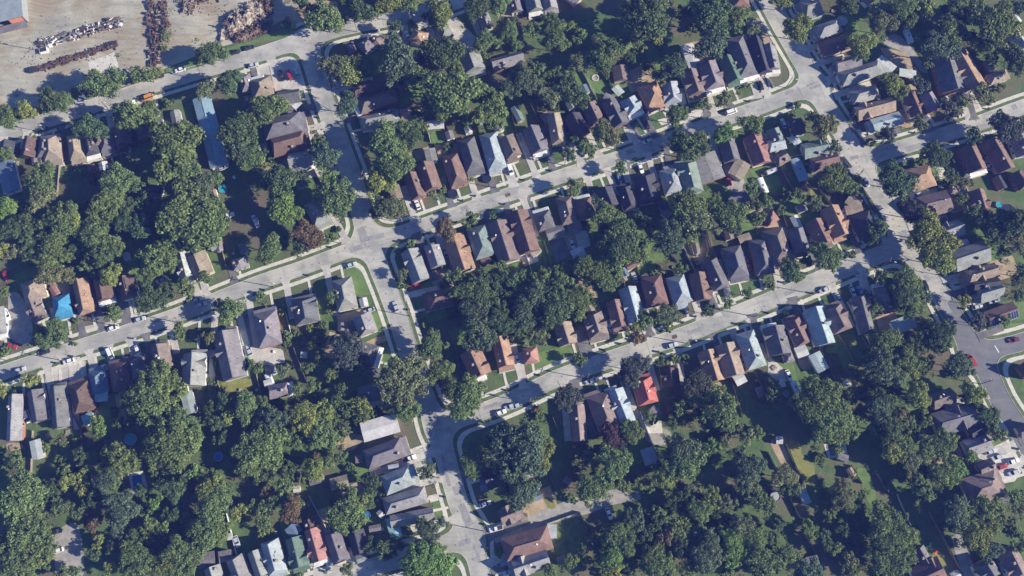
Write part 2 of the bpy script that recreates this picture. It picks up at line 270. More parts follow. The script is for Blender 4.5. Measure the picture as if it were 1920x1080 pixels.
# ---------------------------------------------------------------- roofs: tile, back x y, street-end x y, width, type, colour (tile pixels, 4 per photo pixel)
# types: g gable, h hip, x gable with cross gable, f flat or single-slope, s small shed (gable), c canopy
H = {
'00': "1510 728 1645 1245 150 g l|40 1180 60 1060 110 g k|205 1180 235 1040 110 g B|330 1180 345 1020 100 h g|385 1010 400 1235 150 h t|760 1090 735 960 130 g b|930 1090 905 945 140 g b|1090 1040 1060 900 110 g b|1190 1010 1170 880 90 h k|1310 830 1335 950 75 s G|1860 680 1830 560 90 h m|1850 830 1910 760 110 g k",
'01': "60 735 20 560 180 h t|165 740 330 715 110 g g|270 800 320 750 70 c w|60 975 375 905 170 h g|120 1110 400 1035 160 g r|730 390 700 320 60 f m|790 370 870 310 90 h m|900 350 920 270 90 h b|1060 340 1060 280 60 h o|1200 330 1240 230 130 h o|1440 290 1380 190 110 h G|1740 210 1695 100 90 g G|1590 395 1650 555 180 g G|1770 490 2005 425 95 g G|1000 610 730 690 120 g B|1050 705 740 820 115 h b|1075 870 780 930 120 h G|1280 940 1410 930 65 c w|950 870 1050 830 60 g b",
'02': "140 -80 190 110 140 g G|250 -90 300 100 120 g G|0 -60 40 90 90 g m|420 -60 500 10 90 f m|810 495 830 605 120 s b|1010 630 1110 810 185 h o|1175 615 1215 800 140 x l|1330 535 1400 735 150 x b|1455 460 1535 690 165 x m|1600 435 1690 640 140 x N|1660 280 1790 600 170 h g|1815 290 1895 550 130 g k|1310 335 1385 530 95 F w|570 770 660 960 130 g b|730 760 820 940 140 x g|860 740 940 870 140 x l|770 650 820 705 60 c w|450 865 530 1020 140 g k|310 850 355 1080 120 g t|140 960 225 1165 140 x g|15 800 70 905 60 s n|235 850 290 920 70 s b|1690 -60 1720 60 150 h r|480 855 510 890 50 s G|690 720 760 750 60 s m",
'03': "395 40 230 90 150 g G|540 185 335 255 110 h G|640 300 390 370 120 h r|690 450 480 505 92 g m|850 500 535 600 118 h G|815 450 930 540 110 c w|830 680 620 740 112 h G|940 780 660 855 118 x t|1000 880 755 950 98 g l|1400 385 1560 665 180 x o|1325 430 1400 690 210 x g|1180 700 1255 830 105 g m|1050 695 1125 870 105 x r|1800 550 1650 600 85 h t|1640 450 1690 530 60 s G|1830 240 1920 370 100 g w|1820 90 1885 170 50 s w|0 340 45 550 120 g G|30 965 95 1110 110 g n|200 890 240 1010 100 g k|175 1020 230 1080 60 c w|985 540 1110 560 60 c w|780 20 700 -60 80 g m",
'10': "560 -70 590 140 130 h t|670 -60 700 110 110 g k|790 -80 815 80 120 h g|900 -60 925 60 100 g B|40 130 90 360 130 f u|255 80 260 150 45 s m|300 25 315 160 55 s t|1365 815 1420 1030 115 x w|1465 820 1530 985 170 g t|1630 705 1650 805 50 s G|1580 780 1640 760 45 s G|1790 855 1810 935 130 h G|680 160 700 200 60 s r|1120 370 1210 370 60 s b|1090 330 1220 340 60 g k|950 1000 980 1120 120 g B|1600 340 1610 390 40 s t",
'11': "250 140 440 110 150 g G|1300 35 1325 135 85 F G|1265 150 1330 345 150 g r|1160 225 1225 405 130 g r|1030 310 1065 415 85 f t|1450 80 1530 315 150 h r|1570 -40 1655 230 150 h g|1740 -80 1820 215 150 h l|1240 1030 1150 800 150 x G|1370 920 1310 740 130 g G|1570 955 1480 690 180 x o|1725 850 1650 620 170 h n|1700 895 1750 850 60 f r|1905 885 1800 560 180 x b|420 430 515 620 150 h G",
'12': "-50 -60 30 125 130 g b|135 815 40 510 170 x r|135 820 200 770 80 s t|265 640 210 480 140 h g|390 640 260 680 90 s m|450 840 545 800 85 c w|440 600 390 395 140 h b|420 640 520 610 60 f b|565 560 515 380 150 h r|745 470 690 335 140 g k|895 490 830 295 120 g k|1045 440 985 235 180 x k|1225 365 1160 160 155 h l|1360 365 1295 115 170 x n|1515 270 1435 75 180 F G|1655 130 1600 -60 130 g g|1670 245 1740 130 120 F t|1880 150 1800 -60 150 x s|1650 450 1770 380 100 f m|1610 630 1640 715 60 s b|860 930 950 880 50 s r|980 1010 1020 985 50 s G|830 930 860 990 50 s u|1475 870 1575 1085 140 g g|1640 770 1715 1030 160 h g|1840 715 1905 980 150 h g|1700 720 1790 690 60 c t|830 1000 850 1030 50 s t|1130 500 1180 540 50 s m|1160 440 1110 480 60 f k",
'13': "30 640 125 920 170 h b|0 520 50 590 90 h s|205 630 265 840 130 g g|340 575 440 780 140 x r|460 475 570 720 150 x o|190 540 235 630 60 s w|600 400 690 460 90 f t|580 500 710 480 70 f t|680 520 770 700 180 h k|260 60 470 20 130 x n|320 160 535 110 120 g r|60 130 150 80 90 g b|0 20 130 -10 90 g l|250 350 290 330 50 s r|1240 230 1010 280 180 h o|1370 420 1140 480 180 x b|1350 365 1415 340 60 h b|1560 350 1605 495 130 x r|1480 470 1660 460 80 g r|1490 20 1590 230 150 g r|1660 -30 1790 200 150 g r|1870 -60 1930 90 140 g G|1720 240 1770 335 60 s k|1850 210 1930 330 100 g B|1480 230 1515 250 50 s G|1450 620 1290 680 140 x G|1640 800 1385 885 175 g G|1720 940 1460 1015 120 x t|1730 1040 1500 1075 100 g k|1570 560 1605 580 50 s l|1455 740 1500 735 50 s w",
'20': "235 -60 275 90 185 h t|240 80 300 240 120 x b|600 -70 655 190 135 x o|455 55 480 228 145 h U|760 -80 800 120 140 g B|940 -80 975 80 130 g B|-25 145 0 380 110 g G|385 -10 430 50 50 s s|105 1150 120 800 115 g G|305 1000 265 770 140 x g|460 1050 430 710 140 g g|640 925 580 680 175 h B|755 790 720 585 145 h u|710 820 810 810 75 f T|920 760 880 530 160 h r|1050 685 1015 500 130 g g|1235 600 1190 400 145 g b|1450 735 1465 460 185 x G|1765 680 1680 300 200 x m|1395 780 1435 940 95 F l|900 800 950 770 80 f s|620 1000 700 960 80 f T",
'21': "110 435 60 150 195 h m|390 265 350 55 200 x g|690 160 640 -70 170 h G|800 75 815 140 60 s w|640 320 640 260 55 s m|690 350 680 250 50 s b|745 350 735 240 55 s g|790 195 845 345 160 g G|750 470 935 520 170 h g|335 500 380 500 45 s w|95 785 275 750 105 g m|760 800 930 770 120 g g|795 1085 1065 1005 150 F w|1480 60 1255 110 150 h r|1605 470 1705 690 180 x o|1825 370 1885 620 140 x o|780 400 800 440 30 s b|60 720 120 700 50 f w",
'22': "130 445 150 565 125 h s|375 265 425 425 150 x t|575 135 610 200 60 s t|600 190 665 395 160 x b|765 95 825 325 135 x r|865 0 935 255 150 x l|1040 -90 1100 135 170 h r|1220 -90 1300 145 155 h l|1390 -110 1430 95 150 x r|510 1150 485 860 115 g b|740 1065 630 765 200 h b|870 1025 755 735 150 x l|1025 870 960 650 165 x R|1195 745 1175 575 150 x B|1530 700 1460 470 150 x o|1670 660 1595 420 170 x t|1670 700 1745 660 90 f w|1840 600 1740 330 160 h l|1040 900 1090 960 90 c m|1330 -60 1400 40 40 s m|700 230 760 100 60 s k",
'23': "95 500 30 260 180 x g|270 425 165 205 130 x r|210 490 295 460 85 f w|430 425 340 150 165 x l|565 325 460 115 165 x b|750 345 675 60 125 x g|905 170 850 -40 150 g g|860 165 960 140 70 f s|940 300 1100 240 110 f l|345 490 420 620 95 F l|575 715 620 710 50 s w|1390 800 1225 860 130 g b|1250 1030 1565 940 200 x g|1860 160 1645 240 140 g r|1750 10 1545 70 120 x G|120 530 190 510 80 h m|130 800 150 780 50 s m|1900 640 1960 600 120 g B",
'30': "260 60 285 200 85 F w|1590 1010 1625 1130 130 g G|1755 935 1835 1140 150 x G|1490 970 1610 950 120 f m|1640 940 1735 920 85 f m|660 660 700 670 40 s b|1700 790 1740 780 50 f w",
'31': "820 215 1140 95 165 h m|955 405 1205 305 165 h l|960 560 1280 465 130 h G|1010 675 1335 610 100 g G|1010 640 1060 800 90 f T|745 740 790 910 140 g k|100 815 175 1090 155 x l|285 790 345 1045 150 x N|420 725 495 1000 140 x s|570 745 645 975 150 g g|-10 890 65 1110 120 g G|390 640 430 720 120 g B|255 700 310 770 110 f u|400 380 510 350 50 s g|560 395 690 360 90 s t|280 430 330 425 50 s w|745 205 800 200 60 c b|1775 390 1680 400 90 f u|1880 320 1690 380 150 g k|1995 585 1835 650 140 x b|920 630 950 600 60 s w|1070 250 990 265 30 f l|755 960 830 930 60 s G",
'32': "290 785 -65 890 200 h r|265 745 335 745 105 f w|275 940 -20 1040 160 x G|1010 120 1050 240 105 f l|60 650 120 630 50 s t|390 350 440 380 50 s m",
'33': "1480 130 1680 60 150 g G|1480 455 1770 372 235 h b|1580 290 1690 240 100 g b|1120 870 1185 985 105 g g|1100 1110 1310 1010 200 x r|1600 970 1680 1100 170 x g|1780 870 1890 1090 170 x b|245 410 300 540 60 F l|290 980 380 960 80 f m|60 60 110 60 60 s w|610 270 650 340 40 s t|1510 20 1620 -40 110 g k|530 170 600 200 60 s m|1880 10 1990 -40 100 g g|1390 1085 1440 1060 60 s w",
}
# ---------------------------------------------------------------- crowns: x y radius colour
TR = {
'00': "740 640 110 m|830 600 90 m|190 830 70 y|60 890 70 m|380 750 90 d|480 760 70 m|330 800 60 m|1020 560 60 m|1110 560 60 m|1180 540 50 y|1550 400 80 d|1640 390 70 m|1500 450 50 m|1000 880 120 m|1120 820 70 m|940 850 80 o|680 960 100 d|620 970 60 d|1720 610 85 d|1550 670 75 o|1310 1040 150 m|1780 980 120 d|1850 900 80 d|260 1050 40 m|1250 780 40 m|1240 290 30 m|1010 600 40 d|560 700 40 m|650 680 50 d|1225 240 25 m|1230 360 25 m|20 840 50 m|130 880 50 m|1480 1020 60 d",
'01': "520 140 110 m|470 90 70 d|640 170 40 m|790 90 90 d|660 10 40 m|1000 30 90 y|1150 20 80 m|1380 100 90 y|1330 150 60 o|1420 60 60 m|1660 50 100 d|1830 20 80 m|1900 240 70 m|1710 310 80 m|1820 300 60 m|1040 210 60 d|600 500 100 o|700 530 100 y|820 490 70 m|720 600 60 m|1060 460 140 t|1390 400 130 d|1330 350 80 d|1180 560 90 m|1300 560 80 o|1500 520 70 m|1450 690 170 m|1350 760 110 d|1530 800 60 m|1390 860 60 m|680 780 80 t|90 810 110 m|30 850 80 m|160 780 70 o|1700 700 90 m|1760 820 110 m|1790 930 60 m|1900 660 70 t|1120 970 80 m|1160 1030 80 d|960 1040 110 m|1250 960 50 m|1580 910 50 m|1170 190 40 o|480 1060 60 d|400 80 50 d|340 10 60 d|1730 420 30 m|230 180 35 d|1100 600 50 d|860 20 40 d|1280 110 40 d|1200 850 50 d|1250 440 60 d",
'02': "140 220 60 m|310 180 80 m|350 310 80 m|450 200 50 y|510 270 60 m|30 340 50 m|10 230 40 y|250 120 40 d|660 340 70 o|670 440 95 m|810 340 90 m|950 330 60 m|1000 140 150 d|920 110 100 d|1100 170 80 m|1090 270 60 y|960 250 70 d|1100 20 80 m|1500 120 130 d|1450 30 100 d|1560 60 90 d|1700 110 80 m|1690 190 60 m|1810 220 50 o|1550 190 60 d|1290 100 60 d|1490 340 115 t|1210 510 90 t|1100 580 60 o|520 470 70 o|90 590 80 t|50 560 70 d|200 530 60 m|280 590 60 m|280 720 80 o|450 690 100 d|360 560 60 m|130 650 80 t|330 800 30 d|150 500 50 m|700 1000 90 o|1240 860 80 m|1590 740 60 o|1750 640 35 m|1440 780 50 m|1590 1000 80 l|1800 930 80 m|1380 1060 80 m|1280 1050 60 d|500 1050 50 m|430 1030 40 o|1000 500 30 m|1060 490 30 m|1120 400 20 y|1620 390 40 d|710 570 25 m|1550 510 35 m|1350 200 40 d|890 420 50 d",
'03': "220 210 95 y|600 20 80 d|860 170 90 o|850 110 60 m|990 60 80 m|1040 30 70 m|1180 40 70 y|1080 110 50 m|700 330 85 y|690 400 60 m|760 300 50 y|1370 220 90 m|1440 240 60 m|1300 190 60 m|1430 20 80 m|1270 350 110 t|1190 320 60 t|1670 170 130 m|1780 180 100 y|1600 120 90 m|1560 50 80 m|1700 280 90 m|1620 330 80 m|1750 80 80 m|1880 60 60 d|1870 470 90 d|1840 400 70 m|1520 280 60 d|1680 440 60 d|930 620 75 y|1000 690 60 m|870 600 40 m|1150 640 60 k|1110 600 40 m|1190 470 45 t|1370 840 70 k|1340 780 50 k|1470 780 50 y|1600 690 70 o|1660 740 50 o|1750 660 40 m|1140 920 60 d|1540 1020 70 d|1790 960 110 k|1760 900 70 k|900 1020 60 k|860 1010 50 m|770 1070 40 m|420 940 90 o|340 880 50 m|480 930 60 m|620 800 25 m|640 880 30 m|930 800 30 m|80 10 60 m|130 10 50 y|220 790 30 m|1900 900 30 m|1200 110 60 d|1330 100 60 d|1490 120 70 d|1050 170 50 d",
'10': "40 70 60 m|310 260 110 m|310 390 95 o|250 330 50 m|1310 70 150 m|1370 170 110 m|1180 70 70 m|1290 220 70 m|1420 60 60 m|1780 40 90 t|1870 110 80 m|1880 20 60 d|1030 100 60 o|900 260 110 m|850 330 80 m|1060 260 60 m|820 220 60 d|1530 290 75 t|1630 260 55 m|1460 360 50 o|1390 450 130 m|1350 550 140 m|1540 560 140 m|1450 650 140 m|1640 600 80 m|1300 680 100 m|1250 580 90 m|1380 720 90 m|1640 480 60 m|1200 480 70 d|1240 800 90 m|1160 880 110 m|1280 900 60 m|1130 960 60 m|40 480 80 l|780 470 100 m|860 420 90 m|720 540 80 m|830 560 70 m|960 460 70 d|480 560 110 m|560 620 80 y|380 560 70 m|400 740 90 m|340 700 60 m|500 700 60 m|590 560 60 m|700 660 100 m|770 730 90 m|650 720 70 d|830 780 80 m|760 830 90 d|650 900 60 m|380 980 90 o|370 900 80 m|510 980 65 o|490 840 60 m|830 980 75 y|740 960 60 d|20 790 60 y|100 820 60 o|1080 500 70 d|1390 1050 60 m|1530 1000 55 m|600 220 40 m|700 270 50 d|1120 1030 50 d|180 600 90 d|80 640 80 d|150 480 60 d|930 580 80 d|1050 620 80 d|200 720 70 d|230 830 60 d|560 780 60 d|620 480 60 d|1080 420 60 d",
'11': "510 90 90 t|40 80 50 d|20 150 60 y|120 130 40 m|180 280 120 d|240 250 70 m|50 310 50 m|200 480 110 l|270 520 70 l|120 510 50 m|380 670 95 a|420 720 70 a|330 600 50 a|540 240 65 l|590 420 120 m|560 360 100 m|650 380 60 m|480 390 60 y|620 500 60 m|330 780 70 d|110 770 80 m|60 850 60 m|190 770 40 m|1000 60 110 m|950 30 90 m|1040 170 110 m|1080 130 70 m|920 250 90 y|880 330 60 y|990 310 60 y|950 150 80 m|1010 480 90 o|930 470 70 m|1060 470 60 o|900 520 50 d|1420 640 75 a|1610 570 60 m|1780 540 35 m|1160 750 40 m|1060 810 30 m|1100 970 45 o|1100 1050 40 m|1490 990 60 m|1560 1040 60 m|1420 910 40 m|1840 910 50 m|1900 1020 60 d|1410 1050 40 m|1400 340 35 m|1320 370 35 o|550 710 45 m|620 640 25 m|1610 260 25 y|450 30 60 d|1440 20 40 d|340 250 50 d|1700 990 60 d|1780 1040 60 d|1640 1060 60 d",
'12': "680 490 70 m|720 530 90 m|650 550 50 m|820 680 110 m|790 770 120 d|880 760 100 m|900 830 90 m|750 880 90 m|860 650 60 m|950 790 60 m|700 640 50 d|1180 690 105 t|1170 780 70 t|1240 730 60 t|1340 470 110 m|1300 420 80 m|1400 560 110 o|1440 480 90 m|1480 590 70 o|1370 620 60 m|1260 500 60 m|1520 430 60 m|1610 520 110 m|1640 600 80 d|1560 570 70 d|1700 540 60 m|1040 530 35 t|470 320 65 m|450 360 40 m|810 180 55 m|1320 30 110 d|1410 20 60 d|1260 20 60 d|430 80 55 d|540 20 60 m|600 50 40 m|1260 940 55 m|1070 980 40 m|560 920 80 m|640 960 80 m|700 1010 80 m|580 1000 70 d|740 1030 60 m|470 890 50 m|340 950 60 m|60 990 50 m|220 990 60 m|130 1020 50 d|350 1010 60 m|420 1040 60 m|20 1050 50 m|300 1060 60 d|1800 460 50 o|1760 440 40 o|1850 560 60 m|1900 440 60 m|1800 330 60 m|1870 390 50 d|1660 640 40 m|1350 700 40 m|600 350 30 m|1480 830 30 y|1350 760 30 y|1020 600 60 d|960 560 50 d",
'13': "490 280 100 m|540 260 70 m|500 210 70 m|650 290 60 m|660 340 50 m|280 130 35 m|500 20 50 d|960 260 110 d|920 200 70 d|980 330 90 d|930 320 60 d|1260 90 90 d|1230 50 70 d|1370 110 40 d|1080 500 90 k|1040 460 60 k|1130 550 60 k|1210 650 120 y|1280 720 120 y|1180 740 90 y|1300 850 100 y|1230 830 90 y|1160 680 80 o|1270 900 70 y|1460 290 50 o|1400 270 50 o|1370 220 50 d|1330 300 40 m|1450 410 50 m|1540 510 60 m|1880 590 110 d|1780 560 80 d|1860 700 90 o|1900 780 70 o|1700 650 90 d|1780 650 70 d|1750 720 70 m|1640 600 60 d|1640 530 50 d|350 460 50 t|360 410 40 m|230 380 50 m|130 350 40 m|150 400 40 m|430 840 100 m|380 800 60 m|480 900 60 m|190 960 70 m|140 930 50 m|230 1000 40 m|830 640 70 d|800 720 50 d|740 500 40 m|730 560 30 m|850 1000 60 d|930 1050 60 d|1060 1030 80 m|1020 980 60 m|980 1060 60 d|20 1060 40 m|980 180 40 d|100 500 40 m|60 520 30 m|630 830 35 m|290 870 50 d|1900 960 60 d|1860 1030 50 d|1760 800 50 d|1140 130 35 m|1520 290 30 m",
'20': "420 320 80 m|340 390 70 m|300 350 60 d|400 400 50 m|860 190 60 m|800 170 40 d|1140 80 90 d|1190 60 70 d|1110 140 50 d|1400 30 60 m|1730 160 80 m|1650 130 50 m|1700 230 50 m|230 690 60 y|10 770 50 y|1340 310 55 m|1350 360 40 m|1560 370 50 o|1520 350 40 d|1590 430 40 m|1610 530 25 y|1180 680 110 m|1100 790 140 m|1230 760 110 m|1140 880 110 m|1050 830 80 m|1280 680 60 m|1010 860 70 m|1260 870 70 m|1180 600 60 m|960 850 60 m|730 1030 70 l|1290 1000 100 m|1380 1010 80 m|1200 1010 80 d|1440 1050 70 m|1100 1000 80 d|1000 960 70 d|1700 970 60 y|1740 920 40 y|1840 870 80 m|1850 950 70 m|1880 1030 60 m|1680 850 60 d|1570 690 25 m|1610 730 30 m|40 470 40 m|20 30 50 m|570 240 25 m|1880 580 40 m|1680 770 20 m|560 420 20 m|120 780 22 m|1580 900 50 d|1620 1020 60 d|1540 1000 50 d|900 1010 50 d|860 920 40 d",
'21': "30 60 40 m|0 600 50 m|570 60 50 m|580 120 40 m|560 170 35 m|190 170 35 m|410 310 35 y|500 290 40 m|310 340 35 m|230 360 40 m|235 410 35 m|680 450 95 k|670 530 85 k|640 400 60 k|700 400 70 k|560 650 55 m|430 730 50 m|310 760 45 m|210 620 50 o|1090 680 140 o|1150 640 110 o|1040 760 90 o|1100 780 90 o|980 720 80 o|1180 720 70 o|1000 640 60 m|1110 900 90 m|1060 850 70 m|1150 930 60 m|1000 890 60 m|790 870 70 y|730 800 40 m|830 950 50 m|760 990 40 m|890 940 30 m|1320 420 85 m|1260 460 60 m|1370 430 50 m|1300 500 50 m|1270 270 30 l|1390 610 75 m|1340 650 60 m|1380 680 50 m|1430 620 40 m|1480 760 80 d|1590 780 100 m|1630 740 70 m|1530 880 80 m|1580 920 70 l|1640 840 50 m|1500 930 50 m|1630 170 90 t|1660 270 95 t|1700 350 90 t|1630 370 70 t|1720 420 60 t|1610 130 60 t|1820 250 85 d|1800 130 70 d|1860 300 60 d|1790 50 60 d|1850 180 50 d|350 930 80 y|370 1020 90 y|400 900 50 y|520 900 60 y|520 960 60 y|460 1030 70 m|50 870 60 m|130 980 90 t|100 1050 80 t|140 880 40 d|210 1040 60 m|660 1050 60 o|600 1060 50 m|920 900 25 p|560 1000 40 m|780 600 60 d|1560 20 80 d|1690 30 80 d|1900 60 60 d|1480 200 40 d|440 420 50 d|480 520 50 d|380 600 50 d|640 760 50 d|600 850 60 d|660 920 60 d|290 860 50 d",
'22': "90 180 90 t|130 110 80 t|190 60 90 t|320 150 110 d|250 60 90 t|350 60 80 d|100 250 60 t|300 230 70 d|160 330 60 o|220 300 60 o|230 380 50 o|170 400 50 d|380 220 40 m|60 40 60 o|400 100 60 d|180 190 70 d|480 90 80 m|500 150 70 m|520 40 60 m|430 170 40 m|490 210 50 m|610 120 35 m|510 540 50 m|480 520 30 m|920 590 85 k|900 640 70 k|960 570 60 k|850 640 60 k|840 690 30 k|420 810 85 k|370 840 60 k|460 790 60 k|400 860 50 k|1460 170 50 d|1500 150 30 d|1620 110 45 m|1770 40 45 m|1170 190 70 o|1210 200 50 o|1120 210 40 m|1100 240 35 m|990 250 60 m|1000 220 50 m|900 300 35 m|930 370 50 a|970 380 40 a|1180 290 40 m|1120 550 45 m|1220 530 40 m|1300 530 40 m|1390 700 90 k|1360 760 60 k|1440 780 70 k|1440 710 60 k|1500 820 70 m|1440 830 60 m|1380 840 60 m|1530 770 50 m|1580 920 110 m|1540 980 80 m|1620 890 70 m|1600 1000 70 m|1260 900 55 m|1230 890 40 m|1700 1060 50 o|1830 1070 40 m|1030 960 45 m|1060 990 40 m|900 1060 60 m|860 1050 50 m|1330 630 20 m|740 1070 60 p|180 910 30 a|200 960 35 m|110 1050 60 m|40 1070 50 m|160 1000 25 m|1460 1000 60 d|1330 870 40 d|1400 930 50 d|560 60 50 d|20 330 60 d|1320 980 50 d|1200 1010 50 d",
'23': "820 140 45 m|800 180 40 m|740 40 30 m|1010 40 90 d|1070 100 80 m|1140 60 70 d|970 120 60 d|1150 150 50 m|1050 180 60 d|1090 20 60 m|1480 90 50 y|1500 60 30 y|1780 50 25 y|1570 240 60 k|1590 270 50 k|900 380 75 m|950 370 50 m|860 400 50 m|1300 330 80 d|1250 380 80 d|1340 400 60 m|1230 300 60 m|1310 440 60 m|1170 270 50 m|1350 290 50 o|1210 430 50 m|1180 350 60 d|820 440 60 m|790 500 60 t|850 570 100 t|880 640 100 t|800 610 80 t|930 600 70 t|780 540 50 t|940 680 60 t|1060 560 80 m|1040 510 50 m|1080 620 60 y|1100 580 40 m|1440 560 80 t|1380 620 50 d|1480 620 50 t|1430 640 40 m|1130 800 85 y|1150 850 60 y|1100 760 50 o|1540 790 75 y|1510 740 50 y|1550 850 50 o|1490 820 50 d|850 840 90 d|830 920 90 t|880 880 60 d|800 800 50 d|860 980 60 d|1000 960 60 o|1030 920 30 o|1060 1010 50 o|1180 1000 50 m|1100 1050 50 d|1640 950 65 d|1600 930 40 d|1680 940 50 d|1640 1000 40 o|1700 1060 60 m|1880 50 50 d|340 760 90 m|400 780 110 m|290 840 90 m|440 860 110 m|330 920 110 m|480 930 100 m|570 960 90 m|420 1010 110 m|520 1040 90 m|620 1000 60 m|330 700 50 m|480 770 50 m|660 690 50 o|640 650 30 o|680 970 40 m|40 730 50 d|30 820 60 d|1700 270 30 m|1780 250 50 m|1660 280 30 y|920 1060 80 d|800 1050 60 m|130 180 25 d|620 820 50 d|1130 430 60 d|1040 420 60 d|1200 560 60 d|700 800 50 d|960 780 50 d",
'30': "160 470 130 m|230 420 100 m|130 560 100 m|180 620 110 m|90 520 70 t|260 560 60 m|290 460 50 m|120 380 60 m|220 740 110 m|280 820 110 m|160 830 110 m|250 920 110 m|120 940 110 m|60 880 90 m|340 870 60 m|30 960 70 m|150 1030 90 m|30 800 60 o|340 960 50 m|130 210 60 m|80 230 50 m|15 230 40 m|10 130 40 m|500 370 60 y|620 330 60 y|610 440 50 y|660 300 50 m|480 300 50 m|370 470 60 d|400 400 50 d|560 300 40 d|900 200 110 m|860 150 60 m|970 210 70 m|940 270 50 m|800 240 60 m|740 180 30 m|780 370 80 t|840 350 60 m|870 400 40 m|740 400 40 m|890 520 80 t|930 600 90 t|880 690 70 t|950 520 50 t|860 600 70 d|980 590 40 t|1150 560 50 l|1180 500 35 l|1070 610 25 m|1250 60 140 m|1340 130 110 m|1180 150 90 m|1430 60 90 m|1280 210 80 m|1150 60 70 m|1400 160 60 m|1140 270 40 m|1160 340 40 m|1460 300 55 l|1430 350 30 m|1840 120 90 m|1870 220 90 m|1900 60 80 m|1820 260 60 m|1900 310 50 m|1570 430 90 y|1650 460 80 m|1590 520 90 m|1680 540 60 t|1550 370 60 m|1700 410 40 m|1500 480 50 m|1590 330 50 m|1560 650 100 m|1620 720 90 m|1500 720 90 m|1560 800 90 m|1640 790 60 m|1440 780 60 m|1400 650 50 o|1340 630 30 o|1110 700 60 m|1200 720 60 m|1110 790 50 y|1220 690 40 m|1100 850 40 y|740 820 50 y|700 700 50 a|650 660 40 a|750 650 30 o|970 900 80 m|1060 930 90 m|960 980 70 m|1100 1000 80 m|1020 1050 80 m|930 860 40 m|1130 920 40 m|1350 900 110 m|1280 980 90 y|1420 950 90 m|1330 1020 90 m|1230 960 60 m|1250 850 60 d|1450 870 60 m|1380 1060 60 m|820 1040 55 y|460 1060 50 m|560 1050 50 m|210 1070 50 m|580 70 35 m|460 60 50 o|450 210 40 m|730 10 50 m|1780 600 60 y|1900 560 50 m|1290 440 80 d|1350 380 60 d|1000 760 50 d|340 120 40 m|740 100 25 t|300 660 60 d|430 560 70 d|560 600 60 d|680 520 60 d|1280 620 60 d|860 860 60 d|1750 200 50 d|1060 440 50 d|1660 60 60 d|600 180 60 d|700 920 50 d",
'31': "60 130 110 m|130 60 100 m|40 230 70 m|150 240 60 m|30 40 80 m|230 40 60 m|330 60 60 m|480 30 90 m|560 50 60 m|420 90 50 m|640 20 50 m|440 290 70 y|420 240 50 y|460 200 45 a|400 310 50 o|500 250 50 m|560 210 50 m|640 190 50 m|210 430 70 m|170 490 60 m|230 340 50 m|350 350 40 m|240 260 60 d|90 460 50 a|100 540 60 m|60 590 60 m|270 580 80 a|220 620 50 a|310 530 50 y|640 640 100 m|730 640 90 m|680 570 80 m|620 700 60 m|650 740 40 m|760 590 50 m|710 480 60 m|770 520 60 m|850 520 50 m|860 350 50 d|880 400 60 d|840 430 40 d|640 430 50 o|860 470 40 m|950 450 35 l|710 260 35 m|1290 300 60 o|1280 730 70 t|1300 790 70 k|1250 690 50 t|1400 680 45 t|1310 850 50 o|1200 960 110 l|1280 900 90 l|1180 1050 90 l|1360 960 90 l|1400 1030 80 l|1300 1040 90 l|1450 980 60 l|1380 880 50 m|1160 760 25 y|950 870 70 d|870 850 60 d|1050 840 60 d|680 1030 55 o|330 1070 30 m|1820 910 35 l|1610 250 70 m|1580 200 50 m|1630 300 50 m|1850 170 110 t|1800 230 70 t|1880 60 110 t|1880 280 80 t|1800 100 80 d|1900 430 60 t|20 330 60 d|60 700 50 m|40 760 40 y|100 740 25 y|1000 920 50 d|580 540 40 d",
